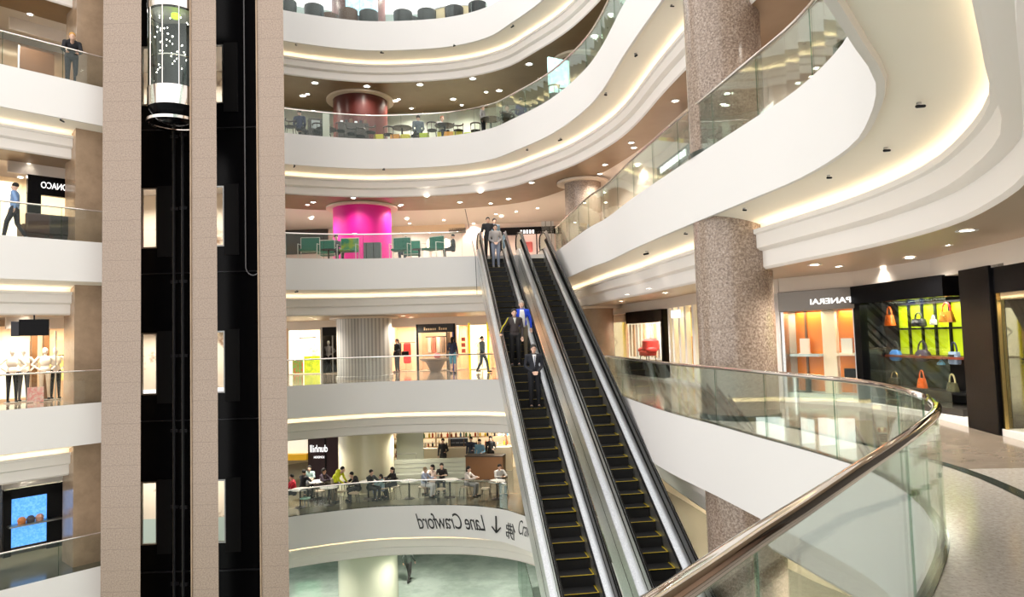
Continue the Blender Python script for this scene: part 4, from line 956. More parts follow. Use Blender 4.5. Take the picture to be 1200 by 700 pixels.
def figure_meshes(name, voxel, sleeves='long', legs='long', fem=False):
    key = (name, voxel, sleeves, legs, fem)
    if key in POSES: return POSES[key]
    j = pose(name); B = MB(); T = MB(); L = MB()
    sw = .9 if fem else 1.0
    # body
    hd = j['head']
    B.ell(hd + V((0, .012, .02)), (.074, .092, .100), 16, 12).ell(hd + V((0, -.018, -.045)), (.056, .062, .066), 14, 10)
    B.ell(hd + V((0, -.095, -.012)), (.013, .018, .022), 8, 6)
    for s in (1, -1): B.ell(hd + V((s * .075, .01, -.01)), (.010, .018, .028), 8, 6)
    B.cap(j['neck'] - V((0, 0, .05)), hd - V((0, -.01, .06)), .05, .048)
    def trunk(m, g):
        m.ell(j['chest'] + V((0, 0, .04)), ((.165 + g) * sw, .105 + g, .17 + g), 16, 12); m.ell(j['waist'], ((.14 + g) * sw, .095 + g, .16 + g), 16, 12)
        m.cap(j['chest'], j['waist'], .11 + g, .115 + g, 14)
        m.cap(j['chest'].lerp(j[-1]['sh'], .9) + V((0, 0, 0)), j['chest'].lerp(j[1]['sh'], .9), .055 + g, .055 + g)
        m.cap(j[-1]['sh'] * sw + V((0, 0, j[-1]['sh'].z * (1 - sw))), j[1]['sh'] * sw + V((0, 0, j[1]['sh'].z * (1 - sw))), .055 + g, .055 + g)
    trunk(B, -.01); trunk(T, .012)
    B.ell(j['pelvis'], (.15, .10, .13), 14, 10)
    for s in (1, -1):
        q = j[s]; sh = V((q['sh'].x * sw, q['sh'].y, q['sh'].z))
        B.cap(sh, q['el'], .048, .036).cap(q['el'], q['wr'], .037, .024)
        B.cap(q['hip'], q['kn'], .078, .052, 12).cap(q['kn'], q['an'], .052, .034, 12).cap(q['an'] - V((0, .02, .02)), q['an'] + V((0, -.14, -.06)), .034, .028)
        # hand: palm, four unequal bent fingers, a thumb from the side of the palm
        d = q['hd']; side_ = V((-s, 0, 0)); side_ = (side_ - d * side_.dot(d)).normalized(); nrm = d.cross(side_).normalized()
        w_ = q['wr']; B.cap(w_, w_ + d * .045, .024, .028); B.cap(w_ + d * .04 - side_ * .018, w_ + d * .075 - side_ * .022, .018, .016); B.cap(w_ + d * .04 + side_ * .018, w_ + d * .08 + side_ * .02, .018, .016)
        bend = nrm * (-.018 if nrm.y > 0 else .018)
        for f, (o_, ln_) in enumerate(((.030, .062), (.011, .072), (-.009, .066), (-.029, .050))):
            a = w_ + d * .078 + side_ * o_; b = a + d * ln_ * .55 + bend * .35; c = b + d * ln_ * .45 + bend
            B.cap(a, b, .0095, .009, 8); B.cap(b, c, .009, .0075, 8)
        a = w_ + d * .025 + side_ * .026; b = a + d * .032 + side_ * .028; B.cap(a, b, .012, .010, 8); B.cap(b, b + d * .03 + side_ * .004, .010, .008, 8)
        # sleeves and trousers
        T.cap(sh, q['el'], .062, .050)
        if sleeves == 'long': T.cap(q['el'], q['wr'].lerp(q['el'], .06), .050, .036)
        L.cap(q['hip'] + V((0, 0, .02)), q['kn'], .097, .068, 14)
        if legs == 'long': L.cap(q['kn'], q['an'] + V((0, 0, .0)), .068, .052, 14)
    if sleeves == 'short': pass
    T.ell(j['waist'] - V((0, 0, .10)), (.165, .115, .12), 16, 10)
    L.ell(j['pelvis'] - V((0, 0, .0)), (.160, .112, .125), 16, 10)
    H = MB(); H.ell(hd + V((0, .022, .055)), (.086, .092, .089), 16, 10)
    if fem: H.cap(hd + V((0, .06, .03)), hd + V((0, .08, -.17)), .075, .055, 12)
    Sx = MB()
    for s in (1, -1):
        a = j[s]['an']; Sx.cap(a + V((0, .03, -.045)), a + V((0, -.15, -.052)), .040, .036, 10)
    out = dict(body=remeshed(B, 'body', SKIN, voxel), top=remeshed(T, 'top', WHITE, max(voxel, .014)), trousers=remeshed(L, 'trousers', WHITE, max(voxel, .014)),
               hair=H.mesh('hair', HAIR, 'all'), shoes=Sx.mesh('shoes', BLACKM, 'all'), j=j)
    POSES[key] = out; return out
def cloth(c): return mat('cloth_%02x%02x%02x' % tuple(int(x * 255) for x in c), c, .75)
PCOUNT = [0]
def person(loc, rz, label, ps='open', top=(.1, .1, .1), bottom=(.03, .03, .04), voxel=.012, hair=(.012, .010, .009), shoes=(.02, .02, .02), sleeves='long', legs='long', fem=False, h=1.0, group=None, face=False):
    fm = figure_meshes(ps, voxel, sleeves, legs, fem)
    r = empty('person', loc, rz, label, 'person', group); r.scale = (h, h, h)
    for nm, c in (('body', None), ('top', top), ('trousers', bottom), ('hair', hair), ('shoes', shoes)):
        me = fm[nm]
        if c is not None:
            me = me.copy(); me.materials.clear(); me.materials.append(cloth(c))
        o = bpy.data.objects.new({'top': 'jacket' if sleeves == 'long' else 'shirt'}.get(nm, nm), me); COL.objects.link(o); o.parent = r
    if face:
        hd = fm['j']['head']
        for s in (1, -1):
            MB().ell(hd + V((s * .028, -.076, .008)), (.011, .006, .006), 8, 6).build('eye', BLACKM, r)
            MB().ell(hd + V((s * .028, -.080, .026)), (.017, .005, .0035), 8, 6).build('eyebrow', HAIR, r)
        MB().ell(hd + V((0, -.077, -.058)), (.020, .006, .006), 8, 6).build('mouth', LIPS, r)
    return r, fm['j']
def vfront(r, poly, name, mt, lift=0.0):
    b = MB(); top = [o for o in bpy.data.objects if o.parent == r and o.name.split('.')[0] in ('jacket', 'shirt')][0].data
    # lay the panel on the chest: subdivide the outline and push every point onto the front of the torso
    xs = [p[0] for p in poly]; zs = [p[1] for p in poly]; n = 10; rows = []
    for i in range(n + 1):
        z = min(zs) + (max(zs) - min(zs)) * i / n; cr = []
        for k in range(len(poly)):
            (xa, za), (xb, zb) = poly[k], poly[(k + 1) % len(poly)]
            if abs(zb - za) > 1e-6 and min(za, zb) - 1e-6 <= z <= max(za, zb) + 1e-6: cr.append(xa + (xb - xa) * (z - za) / (zb - za))
        cr = cr or [0]; rows.append((min(cr), max(cr), z))
    vs = []
    for x0, x1, z in rows:
        for k in range(5):
            x = x0 + (x1 - x0) * k / 4
            near_ = [v.co.y for v in top.vertices if abs(v.co.x - x) < .02 and abs(v.co.z - z) < .02]
            y = (min(near_) if near_ else -.07) - .006 - lift
            vs.append((x, y, z))
    b.add(vs, [(i * 5 + k, i * 5 + k + 1, (i + 1) * 5 + k + 1, (i + 1) * 5 + k) for i in range(n) for k in range(4)])
    o = b.build(name, mt, r, smooth='all'); m_ = o.modifiers.new('t', 'SOLIDIFY'); m_.thickness = .006; return o
# --- riders on the left escalator
def on_esc(x, y, c=None):
    """nearest step under the pixel of the feet"""
    d = ray(x, y); n = DD.cross(V((0, 0, 1)))
    # plane: z = 5 - (A_TOP - a) * TAN , a = p.DD
    t = (5 - A_TOP * TAN - EYE) / (d.z - d.dot(DD) * TAN); p = V((0, 0, EYE)) + d * t
    a = p.dot(DD); cc = p.dot(WD) if c is None else c
    k = round((a - A_BOT) / RUN - .5)
    q = esc_pt(A_BOT + (k + .5) * RUN, cc, 0); q.z = -5 + k * RISE + .002
    return q
LANE = 2.81
q = on_esc(629, 479, LANE + .13)
r, j = person(q, TH, 'balding man in dark suit with hands clasped, alone lowest on the left escalator', 'suit', (.012, .014, .022), (.012, .013, .018), .009, (.03, .03, .03), face=True)
vfront(r, [(-.055, 1.455), (.055, 1.455), (0, 1.13)], 'white_shirt', cloth((.85, .85, .87)))
vfront(r, [(-.014, 1.42), (.014, 1.42), (.016, 1.2), (0, 1.14), (-.016, 1.2)], 'necktie', cloth((.25, .27, .35)), .008)
q = on_esc(601, 429, LANE - .13)
r, j = person(q, TH, 'man in dark brown jacket with yellow sleeve stripe, holding the left handrail', 'rail', (.045, .035, .035), (.012, .012, .014), .009, face=True, shoes=(.10, .10, .11))
MB().tube([(-.19, -.055, 1.46), (-.275, -.095, 1.31), (-.385, -.125, 1.18), (-.455, -.215, 1.03)], .013, 6).build('yellow_stripe', cloth((.80, .70, .02)), r)
vfront(r, [(-.05, 1.455), (.05, 1.455), (.0, 1.27)], 'light_collar', cloth((.6, .6, .55)))
q = on_esc(619, 417, LANE + .15)
r, j = person(q, TH, 'grey haired man in bright blue jacket over white shirt with khaki trousers', 'open', (.01, .06, .65), (.26, .22, .15), .009, (.35, .33, .31), face=True, h=1.03, shoes=(.3, .28, .25))
vfront(r, [(-.06, 1.455), (.06, 1.455), (.085, 1.25), (.085, .93), (-.085, .93), (-.085, 1.25)], 'white_shirt', cloth((.85, .86, .88)))
q = on_esc(586, 313, LANE + .05)
r, j = person(q, TH, 'young man in grey sweater and pale jeans, hands together, at the escalator top', 'suit', (.34, .32, .31), (.33, .38, .50), .009, face=True, shoes=(.5, .5, .52))
q = on_esc(574, 300, LANE - .16)
r, j = person(q, TH, 'young man in black shirt standing behind the grey sweater at the escalator top', 'open', (.015, .015, .017), (.02, .02, .022), .009, face=True, sleeves='short')
q = esc_pt(A_TOP + 1.2, LANE + .25, 5.01)
person(q, TH + .3, 'person in pale blue clothes just behind the two young men at the landing', 'walk', (.35, .5, .65), (.35, .45, .6), .014)
# --- shop level
p = atz(466, 437, 0); person(p, -.8, 'person in black coat holding a dark bag before the peach clothes shop', 'hold', (.012, .012, .02), (.012, .012, .015), .014, fem=True)
MB
bag = MB().box(-.18, .18, -.06, .06, 0, .26).build('shoulder_bag', BLACKM, bevel=.03); bag.location = (p.x + .42, p.y - .05, .82); tag(bag, 'dark bag carried by the person in the black coat', 'bag'); MB().tube([(-.12, 0, .26), (0, 0, .42), (.12, 0, .26)], .01, 6).build('strap', BLACKM, bag)
p = atz(531, 438, 0); person(p, PI - .3, 'person seen from behind in navy top and light blue shorts on the mid level', 'hold', (.02, .03, .07), (.08, .30, .42), .014, legs='short', fem=True)
p = atz(707, 441, 0); person(p, .6, 'person in patterned dark top beside the white lit window, half behind the escalator', 'walk', (.10, .09, .14), (.02, .02, .03), .014, fem=True)
p = atz(566, 437, 0); person(p, 1.2, 'person in dark teal top passing the yellow framed window', 'walk', (.06, .09, .10), (.05, .07, .09), .014)
MSH = Matrix.Translation((P1_[0], P1_[1], .1)) @ Matrix.Rotation(math.atan2(P2_[1] - P1_[1], P2_[0] - P1_[0]), 4, 'Z')
ub_, _ = uvw(P1_, P2_, .3)(1026, 400)
mp = MSH @ V((ub_, .32, .06))
mannequin(mp, math.atan2(P2_[1] - P1_[1], P2_[0] - P1_[0]), 'glossy black mannequin in a black coat at the left of the handbag window', top=BLACK, bottom=BLACK, arms='down', skin=BLACK, sc=1.05)
# --- left gallery
def atl(x, y, F, o):
    u, _ = onwall(x, y, lpt(0, o), lpt(3, o)); p = lpt(u, o); return V((p.x, p.y, F))
person(atl(17, 285, 5, .8), -1.2, 'person in blue shirt and dark trousers walking in the left gallery', 'walk', (.22, .36, .62), (.02, .02, .03), .014, shoes=(.3, .3, .3))
person(atl(84, 85, 10, .65), .6, 'blond person in black leaning at the topmost left balustrade', 'bend', (.012, .012, .016), (.012, .012, .016), .014, hair=(.55, .28, .06), h=1.08)
# ------------------------------------------------------------------ furniture
def cafe_chair(nm, label, seatm, framem, backm):
    r = empty(nm, (0, 0, 0), 0, label, 'chair')
    MB().lathe([(0, .43), (.20, .43), (.215, .445), (.21, .465), (0, .475)], 18).build('seat', seatm, r, smooth=True)
    for sx in (-1, 1):
        for sy in (-1, 1): MB().tube([(sx * .15, sy * .14, .44), (sx * .20, sy * .20, 0)], [.016, .011], 6).build('leg', framem, r)
    MB().tube([(.21 * math.cos(a), .03 + .20 * math.sin(a), .74) for a in [-.15 * PI + 1.3 * PI * k / 14 for k in range(15)]], .02, 8, sq=1.6).build('backrest', backm, r, smooth='all')
    for a in (.05, .5, .95): MB().tube([(.19 * math.cos(a * PI), .02 + .19 * math.sin(a * PI), .44), (.21 * math.cos(a * PI), .03 + .20 * math.sin(a * PI), .74)], .011, 6).build('back_post', framem, r)
    return r
def arm_chair(nm, label, m1, frm):       # woven square armchair in a pale metal frame
    r = empty(nm, (0, 0, 0), 0, label, 'chair')
    MB().box(-.33, .33, -.30, .30, .38, .46).build('seat', m1, r, bevel=.02); MB().box(-.36, .36, .28, .33, .42, .98).build('backrest', m1, r, bevel=.02)
    for s in (-1, 1):
        MB().tube([(s * .38, -.30, 0), (s * .38, -.30, .66), (s * .38, .31, .70)], .016, 6).build('arm_frame', frm, r); MB().tube([(s * .38, .31, 0), (s * .38, .31, 1.0)], .016, 6).build('leg', frm, r)
    MB().tube([(-.38, .31, 1.0), (.38, .31, 1.0)], .014, 6).build('top_rail', frm, r); MB().tube([(-.38, .31, .4), (.38, .31, .4)], .012, 6).build('lower_rail', frm, r)
    return r
def pedestal_table(nm, label, topm, basem, rad=.36, h=.74):
    r = empty(nm, (0, 0, 0), 0, label, 'table')
    MB().lathe([(0, h - .03), (rad, h - .03), (rad + .01, h - .015), (rad, h), (0, h)], 28).build('table_top', topm, r, smooth=True)
    MB().lathe([(.035, .04), (.035, h - .03)], 12).build('post', basem, r, smooth=True); MB().lathe([(0, 0), (.23, 0), (.22, .02), (.05, .045), (0, .05)], 20).build('base', basem, r, smooth=True)
    return r
def cube_stool(nm, label, m1):
    r = empty(nm, (0, 0, 0), 0, label, 'stool'); MB().box(-.2, .2, -.2, .2, .06, .44).build('body', m1, r, bevel=.02); MB().box(-.16, .16, -.16, .16, 0, .06).build('base', BLACKM, r); return r
MARB = mat('white_table_top', (.85, .84, .80), .2); TEAK = mat('dark_wood', (.03, .02, .015), .4); GREENC = mat('green_weave', (.01, .20, .13), .6, noise_=(40, (.005, .11, .07), .4, .6)); GREENC2 = mat('green_yellow_weave', (.01, .22, .12), .6, noise_=(2, (.35, .42, .02), .35, .5))
PALEM = mat('pale_metal', (.75, .76, .72), .3, .6)
def at(x, F, off, y=None):
    """floor point on level F under pixel column x, a given distance behind the balcony edge"""
    pts, ns = PATHS[F]; best = None
    yy = y or 300
    for k in range(0, 400):
        Y = 15 + k * .05; p = atd(x, yy, Y); kk = min(range(0, len(pts), 1), key=lambda i: (pts[i][0] - p.x) ** 2 + (pts[i][1] - p.y) ** 2)
        dd = (V((p.x, p.y)) - V(pts[kk][:2])).dot(ns[kk])
        if dd >= off: return V((p.x, p.y, F))
    return V((p.x, p.y, F))
# cafe on the lower level -----------------------------------------------------
ct = pedestal_table('cafe_table', 'x', MARB, TEAK)
TB = [(386, 1.1, 'round white topped cafe table nearest the pillar end of the lower cafe'), (432, 1.5, 'round white cafe table left of the woman in black'), (480, 1.2, 'round white cafe table between the woman in black and the white shirted man'), (528, 1.3, 'round white cafe table beside the person in pale shirt'), (583, 1.3, 'white cafe table nearest the escalators'), (372, 2.5, 'round white cafe table behind, beside the yellow shirted person'), (352, 1.3, 'white table end at the pillar edge of the cafe'), (505, 3.0, 'white cafe table behind the seated group in the lower cafe')]
TP = {}
for x, o, lb in TB:
    p = at(x, -5, o, 600); place(ct, USED, p, 0, lb, 'round white tables of the lower cafe'); TP[x] = p
wood = cafe_chair('cafe_chair', 'x', mat('pale_seat', (.55, .45, .33), .5), TEAK, TEAK); greens = cafe_chair('cafe_chair', 'x', mat('green_seat', (.12, .30, .22), .5), TEAK, TEAK)
CH = [(greens, 358, .8, 0, 'green seated cafe chair by the pillar end of the lower cafe'), (wood, 415, .8, .5, 'pale seated chair in front of the table left of the woman in black'), (wood, 399, 1.3, 1.2, 'cafe chair right of the first white table'), (wood, 450, 1.3, -1.2, 'cafe chair carrying the child in floral clothes'), (greens, 456, 1.9, 1.3, 'green seated chair beside the woman in black'), (wood, 517, .8, .3, 'cafe chair before the pale shirt table, left one'), (wood, 546, 1.3, -1.0, 'cafe chair under the person in the white blouse'), (wood, 570, 1.1, .2, 'pale cafe chair just left of the table nearest the escalators'), (wood, 497, 1.3, -1.3, 'cafe chair under the man in white trousers'), (wood, 463, 1.6, 1.2, 'cafe chair under the woman in black'), (wood, 410, 1.4, 2.9, 'cafe chair behind the yellow shirted person'), (wood, 590, 2.0, 3.0, 'cafe chair behind the table nearest the escalators'), (wood, 375, 1.9, 3, 'cafe chair behind the first white table'), (wood, 440, 2.6, 3, 'cafe chair behind the second white table')]
for pr, x, o, rz, lb in CH: place(pr, USED, at(x, -5, o, 600), rz, lb, 'chairs of the lower cafe')
PP = [(345, 1.9, -1.2, 'sit_table', (.65, .02, .05), (.02, .02, .03), 0, 'person in red top seated at the pillar edge of the cafe'), (355, 2.6, 2.6, 'sit_table', (.015, .015, .02), (.02, .02, .02), 0, 'person in black seated with back to the balustrade beside the red top'),
      (364, 3.6, 0, 'sit_table', (.30, .42, .40), (.1, .1, .12), 1, 'person in grey green top behind the first cafe table'), (378, 2.6, 1.3, 'sit_table', (.05, .03, .05), (.02, .02, .02), 1, 'person in dark plum top facing left in the cafe'),
      (392, 1.4, 1.3, 'bend', (.70, .75, .02), (.30, .26, .20), 0, 'person in bright yellow shirt leaning over a cafe table'), (421, 1.4, -1.1, 'sit_lean', (.012, .012, .014), (.02, .02, .02), 0, 'person in black leaning forward behind the second table'),
      (434, 1.35, 1.0, 'sit_table', (.05, .06, .06), (.02, .02, .02), 0, 'person in dark grey seated right of the leaning person in black'), (449, 1.35, -1.2, 'sit_table', (.35, .50, .52), (.40, .45, .60), 1, 'child in pale floral clothes seated by the balustrade'),
      (463, 1.7, -1.0, 'sit_table', (.015, .012, .014), (.012, .012, .015), 1, 'long haired woman in black seated upright with pale arms'), (497, 1.4, 1.3, 'sit_table', (.40, .46, .62), (.75, .75, .75), 0, 'fair haired man in pale blue shirt and white trousers seated sideways'),
      (519, 2.3, 0, 'sit_table', (.02, .015, .016), (.02, .02, .03), 1, 'woman in black and red top seated behind the right table'), (510, 2.0, -1.0, 'sit_table', (.75, .60, .52), (.5, .4, .35), 1, 'person in pale pink top beside the woman in black and red'),
      (548, 1.5, 1.2, 'sit_table', (.80, .72, .68), (.25, .25, .25), 1, 'black haired person in white blouse seated right of the table'), (586, 2.2, .4, 'sit_table', (.6, .58, .55), (.1, .1, .1), 0, 'person in pale top at the table nearest the escalators')]
for x, o, rz, ps, tp, bt, fem, lb in PP:
    person(at(x, -5, o, 600), rz, lb, ps, tp, bt, .018, fem=bool(fem), h=.82 if 'child' in lb else 1.0, hair=(.35, .25, .15) if 'fair' in lb else (.012, .010, .009), sleeves='short' if 'red top' in lb else 'long')
# low divider, counter and bar behind
def wallthing(name, x0, x1, F, off, z0, z1, mt, label, cat, thick=.15, y=560, pn='panel'):
    a = at(x0, F, off, y); b = at(x1, F, off, y); r = empty(name, a, math.atan2(b.y - a.y, b.x - a.x), label, cat); L = (b - a).length
    MB().box(0, L, 0, thick, z0, z1).build(pn, mt, r, bevel=.01); return r, L
r, L = wallthing('banquette', 430, 546, -5, 4.6, 0, 1.05, mat('grey_green_seat', (.42, .44, .36), .5), 'long grey green banquette wall behind the cafe tables', 'bench')
for z in (.45, .65, .85): MB().box(0, L, -.012, 0, z, z + .015).build('seam', STEELD, r)
MB().box(0, L, -.45, 0, 0, .45).build('seat', mat('grey_green_seat2', (.34, .36, .30), .5), r, bevel=.03)
MB().tube([(0, .07, 1.05), (0, .07, 1.32), (L * .5, .07, 1.32), (L * .5, .07, 1.05)], .015, 6).build('rail', STEELD, r)
r, L = wallthing('service_counter', 546, 590, -5, 4.6, 0, 1.1, BROWN, 'dark brown service counter right of the banquette', 'counter', .6); MB().box(-.02, L, -.03, .65, 1.1, 1.14).build('counter_top', TEAK, r)
r, L = wallthing('bar_counter', 465, 600, -5, 7.0, 0, 1.15, mat('pale_bar', (.75, .65, .48), .4), 'long pale bar counter at the back of the cafe', 'counter', .6, 545)
MB().box(0, L * .12, -.05, .5, .6, 1.5).build('dark_end', TEAK, r); MB().box(L * .12, L * .6, .3, .33, 1.35, 1.38).build('glass_rail', STEELD, r)
r, L = wallthing('back_bar_shelving', 462, 610, -5, 8.6, 0, 2.5, mat('amber_lit', (1, .85, .6), .5, emit=(1, .80, .48), estr=.55), 'bright back bar shelving full of small items', 'shelf', .1, 540, 'lit_back')
for k in range(4): MB().box(0, L, -.35, 0, .7 + .45 * k, .73 + .45 * k).build('shelf_board', WOODP, r)
for k in range(9): MB().box(L * k / 9, L * k / 9 + .05, -.36, 0, 0, 2.5).build('upright', [WOODP, BROWN][k % 3 == 2], r)
random.seed(12); M0 = Matrix.Translation(r.location) @ Matrix.Rotation(r.rotation_euler.z, 4, 'Z')
bm_ = [mat('bottle_%d' % i, c, .25) for i, c in enumerate([(.75, .10, .03), (.85, .60, .05), (.03, .03, .03), (.10, .25, .08), (.8, .8, .75), (.45, .12, .05), (.1, .3, .55)])]
for k in range(4):
    n = 26
    protos = []
    for i in range(n):
        u = .15 + (L - .3) * (i + random.uniform(-.3, .3)) / n; h = random.uniform(.2, .33)
        o = MB().lathe([(0, 0), (.05, 0), (.055, h * .55), (.018, h * .75), (.018, h), (0, h)], 8).build('bottle', bm_[random.randrange(7)], smooth=True)
        o.matrix_world = M0 @ Matrix.Translation((u, -.2, .73 + .45 * k)); tag(o, 'small bottle on the %s shelf of the bright back bar' % ['lowest', 'second lowest', 'second highest', 'highest'][k], 'bottle', 'bottles on the %s back bar shelf' % ['lowest', 'second', 'third', 'highest'][k])
# staff behind the counter
for x, o, tp, lb in ((520, 6.2, (.02, .02, .025), 'dark haired staff member in black behind the banquette'), (553, 6.6, (.02, .03, .06), 'staff member in dark clothes at the bar beside the blue shirt'), (563, 5.8, (.20, .42, .60), 'staff member in light blue shirt at the counter'), (576, 6.8, (.05, .05, .05), 'staff member in black at the right end of the bar')):
    person(at(x, -5, o, 560), random.uniform(-.6, .6), lb, 'hold', tp, (.02, .02, .02), .018)
eq = empty('coffee_machine', at(538, -5, 6.5, 555) + V((0, 0, 1.15)), 0, 'dark coffee machine on the bar between the staff', 'machine'); eq.location.z = -5 + 1.15
q7 = at(538, -5, 7.3, 555); eq.location = (q7.x, q7.y, -5 + 1.15); MB().box(-.5, .5, -.2, .2, 0, .42).build('body', DARK, eq, bevel=.03); MB().box(-.5, .5, -.25, .2, .42, .46).build('cup_tray', STEEL, eq)
for k in range(4): MB().tube([(-.35 + k * .22, -.2, .25), (-.35 + k * .22, -.32, .2)], .02, 6).build('group_handle', BLACKM, eq)
# dunhill sign wall, yellow ledge
A8, B8 = (-12.5, 33.2), (-6.0, 33.0); U8 = uvw(A8, B8)
a, _ = U8(361, 540); b, _ = U8(397, 540)
r = frame('sign_wall', A8, B8, -5, 'black sign wall with tall white mirrored lettering', 'sign')
MB().box(a, b, 0, .3, 0, 2.6).build('panel', mat('dark_aubergine', (.035, .012, .02), .4), r); MB().box(a + (b - a) * .55, a + (b - a) * .6, -.02, 0, 0, 2.6).build('groove', BLACKM, r)
ub2, z8 = U8(383, 530)
sign_text('dunhill', a + .12, 5 + U8(370, 530)[1], .85, .50, SIGNW, r, y=-.03); sign_text('LONDON', a + .30, 5 + U8(370, 536)[1] - .05, .5, .15, SIGNW, r, y=-.03)
a, _ = U8(332, 540)
r = frame('wall_panel', A8, B8, -5, 'white panel with amber ledge at the pillar end of the lower cafe', 'panel'); MB().box(a, U8(361, 540)[0] - .02, .05, .2, 1.3, 2.6).build('white_board', WLIT, r); MB().box(a, U8(361, 540)[0] - .02, -.2, .2, 1.0, 1.28).build('amber_ledge', mat('amber', (.85, .45, .02), .4, emit=(.9, .5, .02), estr=.2), r)
r = frame('wall_panel', (-6.0, 33.0), (-3, 33.0), -5, 'pale green gloss panels right of the cream column', 'panel'); MB().box(.2, 1.5, 0, .1, 0, 2.6).build('gloss_panel', GREENW, r)
# ground level: sign screens and glass door, distant walker
g = frame('shop_window', (-12.4, 36), (-8.6, 37), -10, 'dark framed shop window with green and pink screens on the ground level', 'window')
MB().box(0, 3.2, 0, .1, .2, 2.6).build('dark_frame', BLACKM, g); MB().box(.6, 1.9, -.03, 0, .9, 1.9).build('green_screen', mat('green_screen', (.05, .6, .25), .3, emit=(.05, .7, .3), estr=.5, noise_=(3, (.6, .1, .4), .4, .55)), g); MB().box(2.1, 3.0, -.03, 0, .6, 2.3).build('glass_pane', mat('teal_pane', (.35, .5, .48), .1), g)
p = atz(479, 683, -10); person(p, 2.8, 'dark dressed person walking far off on the ground level', 'walk', (.05, .07, .06), (.03, .03, .03), .018)
# pink column level --------------------------------------------------------------
ga = arm_chair('woven_armchair', 'x', GREENC, PALEM); gb_ = arm_chair('woven_armchair', 'x', GREENC2, PALEM)
for pr, x, o, rz, lb in ((ga, 362, .75, .1, 'green woven armchair at the pillar end beside the pink column'), (gb_, 408, .75, 0, 'green and yellow woven armchair in front of the pink column'), (ga, 469, .75, -.1, 'pale green woven armchair right of the pink column'), (ga, 507, .7, -.5, 'green woven armchair with metal frame nearest the escalators'), (ga, 384, 2.0, PI, 'green woven armchair facing out, behind the black side table'), (ga, 484, 2.3, PI, 'green armchair facing out behind the pale green one')):
    place(pr, USED, at(x, 5, o, 290), rz, lb, 'green woven armchairs by the pink column')
bt_ = pedestal_table('side_table', 'x', BLACKM, BLACKM, .3, .5)
for x, o, lb in ((385, .9, 'low black side table between the two left green armchairs'), (491, 1.2, 'low black side table between the two right green armchairs')): place(bt_, USED, at(x, 5, o, 290), 0, lb, 'low black side tables')
r, L = wallthing('planter_screen', 426, 446, 5, .8, 0, .78, mat('dark_grey_screen', (.09, .10, .10), .5), 'dark grey low screen in front of the pink column', 'screen', .4, 290)
for u in (.1, .4): MB().box(u, u + .03, -.01, .41, .02, .76).build('seam', BLACKM, r)
person(at(394, 5, 1.9, 290), .6, 'person in dark clothes seated between the left green armchairs', 'sit', (.03, .04, .05), (.02, .02, .03), .018)
person(at(543 - 66, 5, 2.6, 290), -.4, 'person in green shirt seated behind the green armchairs', 'sit_table', (.02, .35, .22), (.03, .05, .08), .018)
person(at(531, 5, 1.0, 290), -1.4, 'dark haired person in black seated low at the left of the escalator head', 'sit', (.02, .015, .015), (.02, .02, .02), .018, h=.85)
person(at(396, 5, 3.2, 290), -.9, 'person in pale blue standing against the pink column', 'open', (.25, .45, .6), (.05, .06, .1), .018)
for x, o, lb in ((505, 5.0, 'round white globe floor lamp behind the green chairs'), (523, 5.0, 'second white globe floor lamp nearer the escalators')):
    l = empty('floor_lamp', at(x, 5, o, 290), 0, lb, 'lamp'); l.scale = (.7, .7, .8); MB().tube([(0, 0, 0), (0, 0, 1.35)], .02, 8).build('pole', PALEM, l); MB().lathe([(0, 0), (.18, 0), (.18, .02), (0, .03)], 16).build('base', PALEM, l); MB().lathe([(.12, 1.3), (.28, 1.36), (.30, 1.6), (.2, 1.8), (0, 1.86)], 18).build('lamp_shade', mat('lamp_glow', (1, .9, .7), .5, emit=(1, .88, .62), estr=3), l, smooth=True)
# upper cafe ------------------------------------------------------------------
bc = cafe_chair('cafe_chair', 'x', BLACKM, TEAK, TEAK); bt = pedestal_table('cafe_table', 'x', TEAK, BLACKM, .42, .75)
lst = [340, 372, 381, 399, 412, 422, 434, 455, 487, 506, 537, 557, 592, 604, 637, 650, 662]
nice = ['at the pillar end', 'beside the seated person in navy', 'left of the maroon column', 'before the left of the maroon column', 'before the maroon column', 'before the middle of the maroon column', 'before the right of the maroon column', 'right of the maroon column by the yellow stool', 'of the seated person in grey', 'between the two seated guests', 'right of the table with yellow stools', 'left of the standing person in grey', 'below the rising handrail', 'next to the person in navy shirt', 'with bent frame under the rising handrail', 'close to the second maroon column', 'at the far corner under the second maroon column']
for k, (x, n_) in enumerate(zip(lst, nice)): place(bc, USED, at(x, 10, .55 + .3 * (k % 3), 140), random.uniform(-.8, .8) + (PI if k % 2 else 0), 'black wooden cafe chair ' + n_, 'black chairs of the upper cafe')
for x, o, lb in ((471, .9, 'black round table right of the maroon column'), (521, .9, 'black round table with two yellow stools beneath'), (575, .9, 'black round table beside the standing person in grey'), (621, .8, 'black round table at the right of the upper cafe'), (364, 2.1, 'black round table behind the person in navy'), (382, 1.4, 'black round table beside the pale standing banner'), (655, 1.3, 'black round table by the second maroon column')):
    place(bt, USED, at(x, 10, o, 140), 0, lb, 'black round tables of the upper cafe')
yl = mat('yellow_stool', (.80, .72, .05), .4); og = mat('orange_stool', (.85, .38, .04), .4); lm = mat('lime_stool', (.5, .65, .02), .4)
